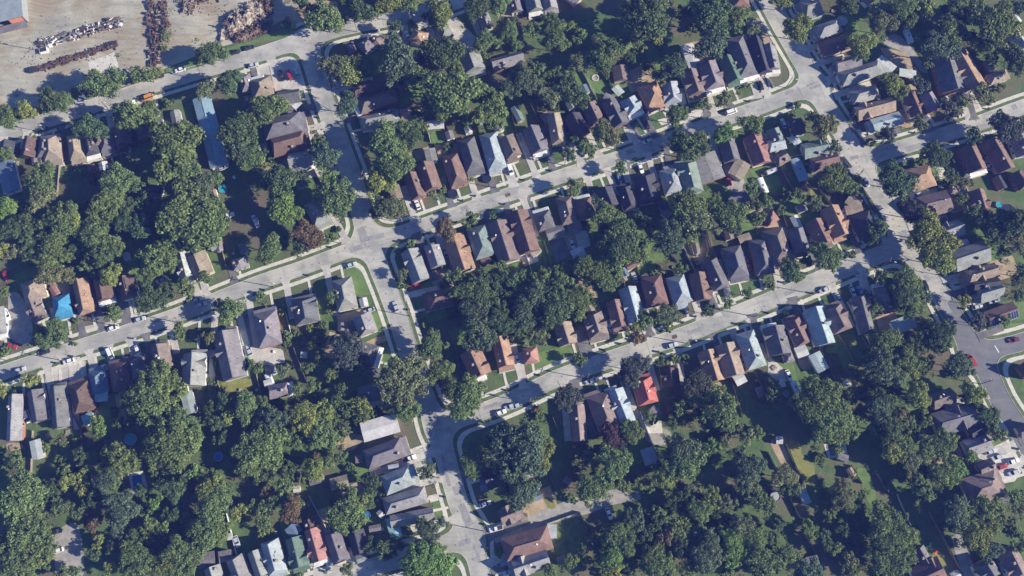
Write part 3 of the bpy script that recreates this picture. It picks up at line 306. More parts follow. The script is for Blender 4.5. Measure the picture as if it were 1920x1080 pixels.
'32': "50 60 130 t|130 150 140 t|60 200 120 t|220 120 80 y|230 200 60 y|180 50 80 m|220 260 50 y|20 280 70 t|80 420 100 t|40 500 80 t|130 480 50 m|20 390 60 t|150 380 40 d|500 220 50 o|560 200 50 o|620 240 50 o|590 160 40 m|470 250 30 o|740 180 90 m|770 230 100 m|740 300 80 m|820 180 60 m|700 120 50 m|750 50 70 p|720 20 50 p|800 60 50 p|560 400 75 m|610 440 80 m|560 480 60 m|660 420 50 m|530 350 40 m|450 500 40 m|900 20 70 m|850 410 50 m|800 390 50 m|970 390 50 m|1020 400 50 m|920 350 30 m|1270 120 110 t|1310 210 110 m|1230 240 90 m|1240 300 60 m|1330 290 60 m|1200 180 60 t|1150 340 70 y|1110 370 60 y|1100 260 50 t|1090 200 40 m|1180 400 40 m|1500 110 60 l|1490 160 50 m|1510 60 40 m|1600 60 50 o|1560 40 40 m|1760 40 60 o|1850 10 50 m|1780 260 95 t|1760 330 80 t|1800 380 60 o|1740 430 60 t|1850 290 40 t|1720 200 50 m|1700 150 50 t|1850 500 60 m|1830 470 50 m|1900 560 60 m|1510 470 60 y|1520 540 60 y|1500 580 50 m|1620 540 65 o|1650 500 40 o|1400 590 75 m|1430 640 60 m|1370 560 50 m|1280 600 45 m|1290 680 60 y|1230 730 70 m|1160 800 70 a|1220 800 60 o|1150 700 60 m|1110 820 40 a|1330 720 60 m|920 620 60 t|950 680 60 t|880 700 60 m|960 590 40 m|720 760 60 m|800 770 80 m|850 840 80 m|730 850 70 m|770 920 80 l|720 960 60 l|680 850 40 m|700 740 30 m|760 1050 70 y|880 1000 50 m|690 1060 40 m|1440 770 70 t|1480 840 80 t|1450 930 90 t|1520 900 70 t|1430 1000 60 t|1520 970 60 t|1650 800 80 l|1680 900 80 l|1640 980 70 l|1600 1050 50 m|1700 740 50 l|1700 840 60 l|1620 730 50 m|1720 700 80 o|1780 760 80 m|1820 830 80 m|1790 900 70 m|1830 720 40 l|1640 680 60 d|1870 940 100 m|1850 1020 90 m|1900 1060 60 m|1050 920 80 m|1080 1000 90 m|1130 1060 80 m|1020 1000 60 m|1160 960 60 m|1310 1050 50 m|460 960 50 m|580 960 35 m|280 1040 50 m|620 830 50 d|1100 600 50 m|1300 480 60 d|1200 520 60 d|1080 700 60 d|1020 800 60 d|1280 860 70 d|1340 940 60 d|960 860 60 d|400 1000 50 d|540 880 50 d|1580 640 60 d",
'33': "480 30 90 m|420 10 80 m|560 20 80 m|500 80 50 m|400 200 40 m|120 330 80 o|180 350 70 o|140 420 60 d|200 430 50 d|20 540 50 m|540 430 75 o|560 510 80 o|620 560 60 d|500 470 50 d|590 410 50 m|650 500 50 m|640 320 40 m|700 480 40 m|470 620 50 m|450 680 40 m|310 720 60 l|280 680 30 y|320 770 30 l|950 60 90 m|930 150 80 y|1000 120 90 m|1050 60 60 y|1060 200 80 o|1070 280 60 o|960 220 50 m|1190 130 80 m|1290 100 90 m|1330 50 70 m|1260 170 60 m|1360 110 50 m|1300 300 80 m|1420 280 75 l|1340 360 60 m|1250 330 50 m|1230 270 50 d|1120 390 60 m|1180 440 70 m|1100 350 50 d|1210 490 40 o|920 420 40 m|1520 170 50 l|1540 210 40 l|1430 590 80 t|1400 640 80 t|1370 680 60 t|1450 540 50 t|1550 650 70 l|1640 570 90 m|1690 640 70 m|1700 560 50 m|1550 770 100 y|1640 740 80 y|1600 830 80 y|1490 750 60 o|1530 850 50 y|1670 880 70 t|1640 920 50 t|1700 920 40 t|1850 490 60 m|1900 480 50 m|1890 580 50 o|1830 670 40 m|1850 740 30 m|1890 860 60 m|1900 780 30 m|1730 20 60 m|1740 680 40 m|40 790 60 m|90 900 40 m|150 930 80 m|190 950 60 m|100 960 50 m|20 1040 50 t|290 1040 80 t|360 1050 70 t|240 1060 50 t|490 870 60 m|460 890 40 m|510 910 40 m|620 960 60 o|580 1010 50 o|650 1040 60 y|670 800 50 d|640 830 40 d|850 640 80 m|900 600 50 m|870 720 100 m|960 700 80 m|980 790 100 m|880 820 100 m|1040 770 70 m|850 900 90 m|950 880 100 m|1020 920 80 m|860 990 90 m|970 1000 90 m|800 1050 60 m|900 1060 80 m|1090 800 50 m|780 760 50 m|990 660 50 m|420 780 60 d|560 720 60 d|1130 200 60 d|1180 300 50 d|80 700 50 d|700 640 50 d",
}
# ---------------------------------------------------------------- vehicles: x y direction(s along street, d across, w cross-street) colour kind
CARS = {
'00': "975 775 s white c|1105 733 s orange v|1350 522 s white c|1760 392 s black c|1870 357 s black c|1190 570 s black c|600 755 s silver c|1900 490 s silver c",
'01': "250 560 d red v|190 568 d black p|305 545 d silver c|620 638 s silver c|960 330 d white c|1135 265 d white c",
'02': "1645 838 s white v|1320 815 d black c|1010 935 d black c|1865 640 d black c|1015 1060 s silver c",
'03': "115 925 d silver c",
'10': "1670 180 s silver c|1710 540 s white p|45 990 d red c|1910 570 d silver c|1210 1025 s silver c",
'11': "1210 455 d white c|1870 100 d silver c|1905 190 d white v|1420 810 d silver c|5 590 d silver c|715 908 s silver c|1195 1065 s red c",
'12': "450 748 d silver c|965 183 d white c|800 245 d blue c|1500 40 d silver c|1545 130 d white c|1625 280 d red c|920 1000 d silver c|1725 830 d silver c|1770 910 d red c",
'13': "735 285 w silver c|1115 385 s silver c|565 535 d white c|1180 1060 d black c|320 735 d silver c|1305 572 s black c|155 750 d black c|1645 160 d silver c",
'20': "55 205 d white c|90 435 e red c|330 480 s black c|150 615 s silver c|1050 235 s silver c|850 300 s white c|1510 125 s silver c|1480 88 s silver c|515 550 s white c|205 965 d white v|1035 470 d white c|830 495 d white v|1870 470 d silver c",
'21': "1048 140 w silver c|130 612 d silver c|1835 935 s white c|1905 890 s silver c|850 170 s silver c",
'22': "38 530 d silver c|1200 430 s silver c|590 700 s silver c|1735 545 d white c|30 885 s silver c|738 292 d blue c|1180 920 d red c",
'23': "635 25 d silver c|690 25 d blue c|530 80 d silver c|1570 145 s silver c|1695 100 s silver c|1845 390 s maroon c|1525 545 w red v|155 655 d white c|420 15 s silver c",
'30': "430 890 t white c|720 920 s silver c|425 745 t black c|1775 820 d silver c",
'31': "1150 200 s white p|1720 540 s silver c|1800 725 s white p|1880 980 s blue c|1895 1050 s silver c",
'32': "728 612 d white c",
'33': "1670 145 s silver c|1715 190 s silver c|1840 220 s white c|1840 305 s silver c|1755 260 s red c",
}
# ground patches: tile, material, z step, points
PATCH = [
 ('00','walk',"660 470 860 390 890 500 800 560 700 610"),
 ('00','lawn',"1220 520 1480 440 1600 470 1280 560"),('00','lawn',"1660 370 1930 290 1930 320 1700 420 1580 480"),('01','lawn',"0 290 260 205 290 250 200 300 100 300 0 325"),
 ('00','lawn',"0 890 200 830 330 800 560 740 700 720 720 740 300 830 180 890 0 930"),
 ('01','drive',"0 500 320 430 345 560 400 640 500 690 130 660 110 560 0 560"),
 ('01','drive',"1400 160 1500 130 1720 350 1650 390 1510 340 1450 260"),('01','tan',"1790 60 1930 30 1930 130 1830 120"),
 ('12','asph',"265 700 380 680 455 860 330 890"),('12','drive',"470 660 560 650 590 760 500 800"),('12','drive',"60 840 180 800 200 880 90 920"),
 ('20','gravel',"60 30 150 30 250 250 240 440 60 390 60 200"),('20','asph',"1760 130 1850 110 1935 440 1800 440"),('20','drive',"1790 430 1935 430 2120 460 2140 560 1920 590 1860 520"),
 ('20','drive',"330 590 640 545 655 690 520 690 340 720"),('20','drive',"620 290 900 240 960 290 600 340"),
 ('21','tan',"800 410 975 345 1000 390 830 450"),('30','gravel',"380 800 500 680 600 680 650 1130 430 1130"),
 ('30','drive',"960 310 1080 300 1120 450 990 470"),
 ('31','tan',"580 100 700 10 830 30 710 160"),('31','drive',"1160 140 1310 110 1335 240 1200 270"),('31','walk',"1290 480 1370 460 1380 510 1310 530"),
 ('32','gravel',"1000 -40 1200 -20 1190 100 1080 100 990 60"),('22','walk',"940 950 1120 1000 1130 1090 990 1090"),
 ('33','walk',"1690 200 1880 120 1930 250 1850 370 1770 385"),('33','drive',"1600 150 1820 50 1860 135 1640 205"),
 ('33','drylawn',"135 60 240 70 250 180 350 230 350 340 370 390 330 415 260 380"),('33','lawn',"650 265 740 275 800 405 820 560 760 560 700 400"),
 ('33','lawn',"1200 450 1240 430 1275 480 1230 500"),('33','drylawn',"1180 870 1290 880 1350 1000 1290 1000"),
 ('33','gravel',"1360 780 1450 760 1510 930 1610 1130 1480 1130"),
 ('23','drylawn',"520 360 620 340 690 410 560 440"),('23','lawn',"940 880 1160 920 1100 965 920 930"),('23','lawn',"400 470 520 430 540 500"),
 ('23','tan',"210 510 310 490 340 600 250 620"),('23','drive',"0 500 110 600 145 700 50 685 0 640"),
 ('02','lawn',"530 545 690 540 750 730 640 750"),('02','lawn',"980 330 1060 320 1130 490 1020 460"),('02','lawn',"400 580 490 560 530 700 460 640"),
 ('03','tan',"830 350 930 370 1040 400 1110 500 960 530 880 430"),('03','gravel',"830 320 950 240 1060 330 1220 560 1150 540 1110 490 1040 400"),('03','drive',"1440 680 1500 660 1610 850 1560 860"),
 ('13','lawn',"0 250 60 220 110 310 10 350"),('13','drylawn',"300 340 380 340 450 460 340 440"),('13','walk',"1250 170 1330 180 1340 250 1290 265"),
 ('31','lawn',"260 130 540 90 590 170 300 200"),('31','lawn',"1310 535 1380 510 1415 620 1370 640"),
 ('20','drylawn',"1650 700 1880 670 1915 730 1780 790 1660 760"),('11','lawn',"600 950 790 890 850 1010 880 1130 740 1130"),
 ('21','lawn',"910 440 990 410 1080 640 960 640"),('21','lawn',"860 190 920 170 980 300 900 320"),('22','lawn',"130 500 440 420 470 530 120 640"),
 ('02','walk',"1090 900 1440 810 1460 850 1120 940"),('12','tan',"1300 660 1380 680 1400 830 1370 850"),('23','lawn',"1580 310 1900 250 1930 300 1700 370 1600 370"),
 ('12','lawn',"1340 650 1420 650 1430 780 1370 780"),('12','lawn',"990 830 1160 810 1160 880 1040 890"),('01','lawn',"1300 990 1400 950 1440 1080 1330 1090"),
 ('30','tan',"40 80 150 80 190 120 60 150"),('33','tan',"10 60 90 40 230 330 150 330 40 140"),('32','drylawn',"225 495 285 485 340 560 290 590"),
 ('12','gravel',"1590 100 1640 90 1790 360 1640 370 1600 300"),('01','tan',"330 20 600 0 620 60 420 200 300 220 150 190"),
 ('03','drive',"1150 860 1200 850 1260 930 1200 940"),('13','drive',"560 480 620 470 720 720 660 760"),
]
FENCES = [
 ('02',"530 540 640 760"),('02',"690 540 775 705"),('02',"140 790 200 920"),('01',"1420 930 1495 1085"),('01',"1290 985 1310 1070"),('13',"380 345 470 460"),('13',"60 130 200 380"),
 ('20',"1600 560 1660 780"),('21',"210 130 275 370"),('21',"285 450 390 720"),('21',"390 800 560 750"),('23',"520 350 640 560"),('23',"590 110 760 430"),('33',"130 90 270 400"),
 ('33',"160 500 235 645"),('33',"300 800 390 1000"),('33',"960 470 1060 700"),('33',"1200 600 1440 1040"),('33',"620 250 700 390"),('33',"1150 850 1240 1000"),('12',"1300 680 1385 845"),
 ('32',"270 290 330 440"),('32',"510 600 570 760"),('32',"250 690 510 600"),('31',"1660 160 1700 270"),('22',"1820 640 1920 850"),('22',"300 960 345 1075"),('30',"915 310 940 410"),
 ('30',"1700 590 1785 940"),('12',"1180 820 1240 890"),('02',"0 880 60 1060"),('01',"1040 280 1060 340"),('03',"0 590 40 660"),('23',"160 810 210 890"),('13',"560 100 620 180"),
 ('02',"1340 180 1390 250"),('31',"400 480 530 720"),('20',"560 960 620 1080"),('12',"1540 640 1600 720"),('21',"1500 370 1530 620"),('33',"0 150 70 290"),('33',"800 300 880 440")]
POLES = [('22',1310,415),('22',1825,215),('13',850,918),('31',1720,745),('00',350,995),('00',295,380),('23',345,45),('22',135,860),('11',1800,330),('21',1290,640),('20',900,290),
 ('31',1380,345),('13',1430,1010),('03',600,920),('20',40,540),('12',395,160),('01',760,240),('32',50,-20),('11',640,745),('23',1590,720)]
POOLS = [('10',1670,335,35,'pool','round turquoise above-ground pool beside a tree'),('30',980,55,45,'pool','round teal above-ground pool among backyard trees'),('30',1640,185,35,'poolb','small round blue pool in deep shade'),
 ('31',830,625,30,'poolb','small blue paddling pool beside a reddish deck'),('31',820,440,26,'poolb','little round blue pool half hidden by shrubs'),('13',1735,455,26,'pool','small pale blue round pool on a lawn'),
 ('03',555,155,42,'steelp','round covered grey pool behind a pale grey roof'),('11',1475,372,36,'darkp','dark blue round trampoline at a kerbside drive'),('13',1800,485,38,'darkp','dark round trampoline beside a small pale pool'),
 ('33',55,480,38,'steelp','grey round trampoline at the foot of a garden'),('11',1730,258,34,'darkp','dark round trampoline on a driveway between houses')]
LM = [("the bright blue roof",117,573),("the long pale blue shed",397,250),("the bright red roof",1212,735),("the salmon roof near the bottom",593,1030),("the upper left crossroads",690,445),
 ("the lower crossroads",828,790),("the top left junction",580,95),("the upper right crossroads",1515,165),("the right-hand junction",1620,300),("the right crossroads",1695,460),
 ("the bottom junction",890,1010),("the rectangular blue pool",257,908),("the round teal pool",245,823),("the round turquoise pool",418,354),("the solar panels",1878,588),("the orange three-skylight house",868,478),
 ("the yellow lawn strip",1510,890),("the curved gravel lane",1090,950),("the gravel parking lot",130,1010),("the red van",1822,677),("the big brown hip roof",1130,767),("the long white metal roof",1297,107),
 ("the orange and grey twin roofs",1800,135),("the five parked cars",1880,870),("the long grey building at top",950,113),("the rubble heap",450,45),("the garden with stone circle",1115,148),
 ("the vegetable bed",1625,900),("the white-roofed house",715,798),("the pale blue hip roof",750,895),("the tan pair of roofs",915,690),("the green roof upper right",1373,132),("the orange hip roof upper right",1226,180),
 ("the tan corner house",1722,335),("the silver caravan",1430,350),("the mauve-roofed big house",432,660),("the playground toys",1745,1030),("the large brown house lower right",1845,910),("the scrap rows",150,70),
 ("the white-roofed shed in woods",351,752),("the gravel backyard drive",463,400),("the pale shed by the lawn",67,840),("the dark twin roofs",170,690),("the pyramid salmon roof",993,667),("the lone round backyard tree",1255,450),
 ("the white tarpaulin yard",1665,125),("the pale flat garage",1382,315),("the blue tarpaulin roof",1695,605),("the dark-roofed corner house",1620,425)]
# ================================================================ labels
ORD = ['', 'first', 'second', 'third', 'fourth', 'fifth', 'sixth', 'seventh', 'eighth', 'ninth', 'tenth', 'eleventh', 'twelfth', 'thirteenth', 'fourteenth',
  'fifteenth', 'sixteenth', 'seventeenth', 'eighteenth', 'nineteenth', 'twentieth']
def ordw(n):
    if n <= 20: return ORD[n]
    tens = {2: 'twenty', 3: 'thirty', 4: 'forty'}[n // 10]
    return tens + '-' + ORD[n % 10] if n % 10 else tens[:-1] + 'ieth'
PEND = []           # (object, description, u, v)
def later(o, desc, u, v): PEND.append((o, desc, u, v))
DIRS = ['right of', 'above right of', 'above', 'above left of', 'left of', 'below left of', 'below', 'below right of']
def resolve_labels():
    groups = {}
    for o, d, u, v in PEND:
        best = min(LM, key=lambda l: (l[1] - u) ** 2 + (l[2] - v) ** 2)
        du, dv = u - best[1], best[2] - v
        k = int(round(math.degrees(math.atan2(dv, du)) / 45)) % 8
        dist = math.hypot(du, dv)
        groups.setdefault((d, DIRS[k] if dist > 9 else 'right beside', best[0]), []).append((dist, o))
    for (d, dr, lm), L in groups.items():
        L.sort(key=lambda a: a[0])
        for i, (_, o) in enumerate(L):
            if len(L) == 1: o['label'] = f'{d} {dr} {lm}'
            else: o['label'] = (f'nearest {d} {dr} {lm}' if i == 0 else f'{ordw(i + 1)} nearest {d} {dr} {lm}')
# ================================================================ ground and streets
g = mesh_obj('ground', [(-2500, -2500, 0), (2500, -2500, 0), (2500, 2500, 0), (-2500, 2500, 0)], [(0, 1, 2, 3)], M['ground']); tag(g, kind='structure')
M['repair'] = noisemat('repair_asphalt', (0.24, 0.24, 0.24), (0.31, 0.305, 0.30), 0.4, 6, fine=2.0)
M['plot'] = noisemat('rough_garden', (0.06, 0.075, 0.03), (0.13, 0.12, 0.07), 0.5, 7, fine=1.5)
def depth_at(p): return p[1] * st + CAMH * ct
SW = []
for name, pts, wpx, mt, sides in STREETS:
    pw = [P(u, v) for u, v in pts]
    # smooth the polyline a little (Catmull-Rom)
    q = []
    for i in range(len(pw) - 1):
        p0 = pw[max(i - 1, 0)]; p1 = pw[i]; p2 = pw[i + 1]; p3 = pw[min(i + 2, len(pw) - 1)]
        for t in (0, .34, .67):
            q.append(0.5 * ((2 * p1) + (p2 - p0) * t + (2 * p0 - 5 * p1 + 4 * p2 - p3) * t * t + (-p0 + 3 * p1 - 3 * p2 + p3) * t ** 3))
    q.append(pw[-1])
    hw = [wpx / 2 * depth_at(p) / FPX for p in q]
    SW.append(dict(name=name, pts=q, hw=hw, mat=mt, sides=sides, px=pts))
xs = [P(u, v)[0] for u, v in ((0, 0), (1920, 0), (0, 1080), (1920, 1080))]; ys = [P(u, v)[1] for u, v in ((960, 0), (960, 1080))]
X0, X1, Y0, Y1 = min(xs) - 15, max(xs) + 15, min(ys) - 15, max(ys) + 20
CELL = 0.8
gx = np.arange(X0, X1, CELL); gy = np.arange(Y0, Y1, CELL)
GX, GY = np.meshgrid(gx, gy)
def seg_dist(px_, py_, s):
    best = np.full(px_.shape, 1e9); side = np.zeros(px_.shape)
    for a, b, h0, h1 in zip(s['pts'][:-1], s['pts'][1:], s['hw'][:-1], s['hw'][1:]):
        dx, dy = b[0] - a[0], b[1] - a[1]; l2 = dx * dx + dy * dy + 1e-9
        t = np.clip(((px_ - a[0]) * dx + (py_ - a[1]) * dy) / l2, 0, 1)
        d = np.hypot(px_ - a[0] - t * dx, py_ - a[1] - t * dy) - (h0 + (h1 - h0) * t)
        sg = np.sign(dx * (py_ - a[1]) - dy * (px_ - a[0]))
        m = d < best; best = np.where(m, d, best); side = np.where(m, sg, side)
    return best, side
names = []; D = []; KIND = []
for s in SW:
    d, sd_ = seg_dist(GX, GY, s)
    if s['sides'][0] == 0: d2 = np.where(sd_ > 0, 1, 0)
    else: d2 = None
    if s['name'] in names:
        i = names.index(s['name']); KIND[i] = np.where(d < D[i], 1, 0); D[i] = np.minimum(D[i], d)
    else:
        names.append(s['name']); D.append(d); KIND.append(np.full(d.shape, 1 if s['mat'] == 'newroad' else 0))
        if d2 is not None: NOSIDE = (d2 > 0)
def smin(a, b, k):
    h = np.clip(0.5 + 0.5 * (b - a) / k, 0, 1)
    return b + (a - b) * h - k * h * (1 - h)
S = D[0].copy()
for d in D[1:]: S = smin(S, d, 7.0)
stack = np.stack(D); near = stack.argmin(0); KIND = np.stack(KIND)
kindg = np.take_along_axis(KIND, near[None], 0)[0]
NW = (near == 0) & NOSIDE
def clip(poly, lev, keep_less):
    out = []
    n = len(poly)
    for i in range(n):
        a, b = poly[i], poly[(i + 1) % n]
        ia = (a[2] <= lev) if keep_less else (a[2] >= lev); ib = (b[2] <= lev) if keep_less else (b[2] >= lev)
        if ia: out.append(a)
        if ia != ib:
            t = (lev - a[2]) / (b[2] - a[2]); out.append((a[0] + t * (b[0] - a[0]), a[1] + t * (b[1] - a[1]), lev))
    return out
road, road2, kerb, verge, walk = MB(), MB(), MB(), MB(), MB()
Smin = np.minimum.reduce([S[:-1, :-1], S[1:, :-1], S[:-1, 1:], S[1:, 1:]])
Smax = np.maximum.reduce([S[:-1, :-1], S[1:, :-1], S[:-1, 1:], S[1:, 1:]])
VI, WA, WB = 0.16, 1.55, 3.05
for j, i in zip(*np.nonzero(Smin < WB)):
    x0, y0 = gx[i], gy[j]; c = [(x0, y0, S[j, i]), (x0 + CELL, y0, S[j, i + 1]), (x0 + CELL, y0 + CELL, S[j + 1, i + 1]), (x0, y0 + CELL, S[j + 1, i])]
    mx_ = Smax[j, i]; mn = Smin[j, i]
    if mn < 0.02:
        p = c if mx_ < 0.02 else clip(c, 0.02, True)
        if len(p) > 2: (road2 if kindg[j, i] else road).quad(*[(a[0], a[1], 0.02) for a in p])
    if mx_ <= 0: continue
    for lo, hi, mb, z in ((0, VI, kerb, 0.13), (VI, WA, verge, 0.10), (WA, WB, walk, 0.12)):
        if mb is not kerb and NW[j, i]:
            continue
        if mn > hi or mx_ < lo: continue
        p = clip(clip(c, lo, False), hi, True)
        if len(p) < 3: continue
        mb.quad(*[(a[0], a[1], z) for a in p])
        for k in range(len(p)):
            a, b = p[k], p[(k + 1) % len(p)]
            for lv in ((lo,) if mb is kerb else (hi,) if mb is walk else ()):
                if abs(a[2] - lv) < 1e-9 and abs(b[2] - lv) < 1e-9:
                    mb.quad((a[0], a[1], z), (a[0], a[1], 0), (b[0], b[1], 0), (b[0], b[1], z))
tag(road.build('road', M['road']), kind='structure'); tag(road2.build('road', M['newroad']), kind='structure')
tag(kerb.build('kerb', M['kerb']), kind='structure'); tag(verge.build('grass_verge', M['verge']), kind='structure'); tag(walk.build('pavement', M['walk']), kind='structure')
def Sat(p):
    i = int((p[0] - X0) / CELL); j = int((p[1] - Y0) / CELL)
    return S[min(max(j, 0), S.shape[0] - 1), min(max(i, 0), S.shape[1] - 1)]
# yard of the scrapyard
dy = [(-90, -90), (600, -90), (590, 10), (528, 38), (470, 72), (400, 92), (318, 125), (240, 160), (160, 183), (60, 212), (0, 228), (-90, 252)]
dm = MB(); dm.quad(*[P(u, v, 0.012) for u, v in dy]); tag(dm.build('scrapyard_dirt', M['dirt']), kind='structure')
PN = dict(walk='concrete_pad', lawn='lawn', drylawn='lawn', drive='driveway', asph='driveway', tan='bare_earth', gravel='gravel_yard')
def smooth_poly(pts, it=2):
    for _ in range(it):
        q = []
        for a, b in zip(pts, pts[1:] + pts[:1]):
            q += [a * 0.78 + b * 0.22, a * 0.22 + b * 0.78]
        pts = q
    return pts
for k, (tile, mt, s) in enumerate(PATCH):
    c = list(map(float, s.split())); pts = [P(*T(tile, c[i], c[i + 1]), 0) for i in range(0, len(c), 2)]
    if mt in ('lawn', 'drylawn', 'tan', 'gravel'): pts = smooth_poly(pts)
    m = MB(); m.prism([(p[0], p[1]) for p in pts], -0.02, 0.024 + 0.0045 * (k % 14)); tag(m.build(PN[mt], M[mt]), kind='structure')
# gravel lane at the bottom
lane = [(925, 1006), (960, 992), (1010, 975), (1060, 957), (1100, 945), (1150, 932), (1200, 925)]
lw = [P(*p) for p in lane]; m = MB(); L_ = []; R_ = []
for i, p in enumerate(lw):
    t = (lw[min(i + 1, 6)] - lw[max(i - 1, 0)]).normalized(); n = Vector((-t.y, t.x, 0)); h = (2.6, 2.6, 2.7, 3.2, 3.6, 2.8, 2.2)[i]
    L_.append(p + n * h); R_.append(p - n * h)
for i in range(6): m.quad(L_[i] + Vector((0, 0, .03)), R_[i] + Vector((0, 0, .03)), R_[i + 1] + Vector((0, 0, .03)), L_[i + 1] + Vector((0, 0, .03)))
tag(m.build('gravel_lane', M['gravel']), kind='structure')
# patches, covers and markings in the road surface
m = MB(); mk = MB()
for (tl, x, y) in (('22', 1218, 365), ('11', 1888, 383), ('12', 920, 115)):
    p = P(*T(tl, x, y)); m.box((p[0], p[1], 0.026), (2.2, 1.5, 0.008), R(20))
tag(m.build('road_patch', M['bale']), kind='structure')
m = MB(); RZ = 0.0
for s in SW:
    for i in range(len(s['pts']) - 1):
        if rng.random() < 0.45:
            a, b = s['pts'][i], s['pts'][i + 1]; t = rng.random(); p = a.lerp(b, t); d = (b - a).normalized()
            off = rng.uniform(-1.6, 1.6); c = (p[0] - d.y * off, p[1] + d.x * off)
            m.prism([(c[0] + .33 * math.cos(k), c[1] + .33 * math.sin(k)) for k in [j * math.pi / 4 for j in range(8)]], 0.0, 0.045 + RZ)
        if rng.random() < 0.55:                       # tar seams and trench patches
            a, b = s['pts'][i], s['pts'][i + 1]; d = (b - a).normalized(); p = a.lerp(b, rng.random()); off = rng.uniform(-1.5, 1.5)
            L = rng.uniform(3, 9)
            RZ += 0.00005
            if rng.random() < 0.5: m.box((p[0] - d.y * off, p[1] + d.x * off, 0.031 + RZ), (L, 0.10, 0.006), math.atan2(d.y, d.x))
            else: m.box((p[0], p[1], 0.031 + RZ), (0.10, s['hw'][i] * 1.8, 0.006), math.atan2(d.y, d.x))
tag(m.build('manhole_covers_and_seams', M['patch']), kind='structure')
m = MB(); RZ = 0.0
for s in SW:
    for i in range(len(s['pts']) - 1):
        if rng.random() < 0.16 and s['mat'] == 'road':
            a, b = s['pts'][i], s['pts'][i + 1]; d = (b - a).normalized(); p = a.lerp(b, rng.random()); off = rng.uniform(-.5, .5) * s['hw'][i]
            RZ += 0.00008; m.box((p[0] - d.y * off, p[1] + d.x * off, 0.0215 + RZ), (rng.uniform(2, 8), rng.uniform(1.2, s['hw'][i] * .9), 0.006), math.atan2(d.y, d.x))
tag(m.build('road_repairs', M['repair']), kind='structure')
a = P(1865, 648); b = P(1873, 661); m = MB(); mid = (a + b) / 2; d = b - a
m.box((mid[0], mid[1], 0.026), (d.length, 0.35, 0.006), math.atan2(d.y, d.x)); tag(m.build('stop_line', M['line']), kind='structure')
# ================================================================ houses
win_me = (lambda m: (m.box((0, 0, 0), (1.3, 0.10, 1.25)), m.mesh('window', M['trim']))[1])(MB())
pane_me = (lambda m: (m.box((0, -0.03, 0), (1.08, 0.10, 1.03)), m.mesh('pane', M['glass']))[1])(MB())
door_me = (lambda m: (m.box((0, 0, 0), (0.95, 0.10, 2.05)), m.mesh('door', M['wall']))[1])(MB())
knob_me = (lambda m: (m.box((0.36, -0.08, -0.05), (0.07, 0.09, 0.07)), m.mesh('handle', M['steel']))[1])(MB())
gdoor_me = (lambda m: ([m.box((0, -0.01 * (k % 2), -0.8 + k * 0.42), (2.3, 0.10, 0.40)) for k in range(5)], m.mesh('garage_door', M['trim']))[1])(MB())
def vent_m():
    m = MB(); m.tube((0, 0, -0.3), (0, 0, 0.42), 0.11, 0.11, 6); return m.mesh('roof_vent', M['dark'])
vent_me = vent_m()
def dish_m():
    m = MB(); m.tube((0, 0, -0.2), (0, 0, 0.45), 0.04, 0.04, 5)
    m.tube((0, 0, 0.45), (0.12, -0.12, 0.62), 0.10, 0.42, 10); return m.mesh('satellite_dish', M['trim'])
dish_me = dish_m()
chim_me = (lambda m: (m.box((0, 0, 0), (0.75, 0.75, 2.2)), m.mesh('chimney', M['brick']))[1])(MB())
cap_me = (lambda m: (m.box((0, 0, 1.15), (0.9, 0.9, 0.12)), m.box((0, 0, 1.3), (0.35, 0.35, 0.24)), m.mesh('chimney_cap', M['road']))[2])(MB())
ac_me = (lambda m: (m.box((0, 0, 0.4), (0.8, 0.8, 0.8)), m.tube((0, 0, .8), (0, 0, .86), .33, .33, 10), m.mesh('air_conditioner', M['steel']))[2])(MB())
WALLC = [(0.62, 0.60, 0.55), (0.45, 0.38, 0.30), (0.33, 0.17, 0.12), (0.55, 0.50, 0.42), (0.30, 0.15, 0.11), (0.70, 0.69, 0.66), (0.40, 0.44, 0.47), (0.62, 0.55, 0.40)]
def roof_mesh(name, W, L, e, h, inset, th=0.18, y0=0.0, mat=None):
    """gable (inset 0) or hip roof, closed, centred; ridge along y"""
    a, b = W / 2, L / 2; i = inset
    v = [(-a, -b + y0, e), (a, -b + y0, e), (a, b + y0, e), (-a, b + y0, e), (0, -b + i + y0, e + h), (0, b - i + y0, e + h)]
    v += [(x, y, z - th) for x, y, z in v[:4]]
    f = [(1, 2, 5, 4), (3, 0, 4, 5), (0, 1, 4), (2, 3, 5), (6, 9, 8, 7), (0, 6, 7, 1), (1, 7, 8, 2), (2, 8, 9, 3), (3, 9, 6, 0)]
    me = bpy.data.meshes.new(name); me.from_pydata(v, [], f); me.materials.append(mat); me.update(); return me
def jit(c, a=0.12):
    k = 1 + rng.uniform(-a, a); return tuple(min(0.8, x * k * (1 + rng.uniform(-0.04, 0.04))) for x in c)
TYPEN = dict(g='gabled', h='hip-roofed', x='cross-gabled', f='flat-roofed')
HOUSES = []; ROWS = {}; DRV = MB(); PATHS = MB(); PLOTS = MB(); LOTF = []
def add_windows(root, W2, L2, e, n=2, wc=(0.5, 0.5, 0.5)):
    spots = [(-W2 * 0.45, L2, 180), (W2 * 0.5, -L2, 0), (W2, -L2 * 0.3, 90), (-W2, L2 * 0.2, -90), (W2, L2 * 0.45, 90)]
    for x, y, r in spots:
        w_ = inst('window', win_me, root, (x, y, min(1.7, e - 0.9)), R(r)); inst('pane', pane_me, w_, (0, -0.02, 0))
    d = inst('door', door_me, root, (W2 * 0.35, L2, 1.05), R(180), color=rng.choice([(0.35, 0.05, 0.04), (0.1, 0.15, 0.25), (0.6, 0.6, 0.58), (0.12, 0.07, 0.04)])); inst('handle', knob_me, d)
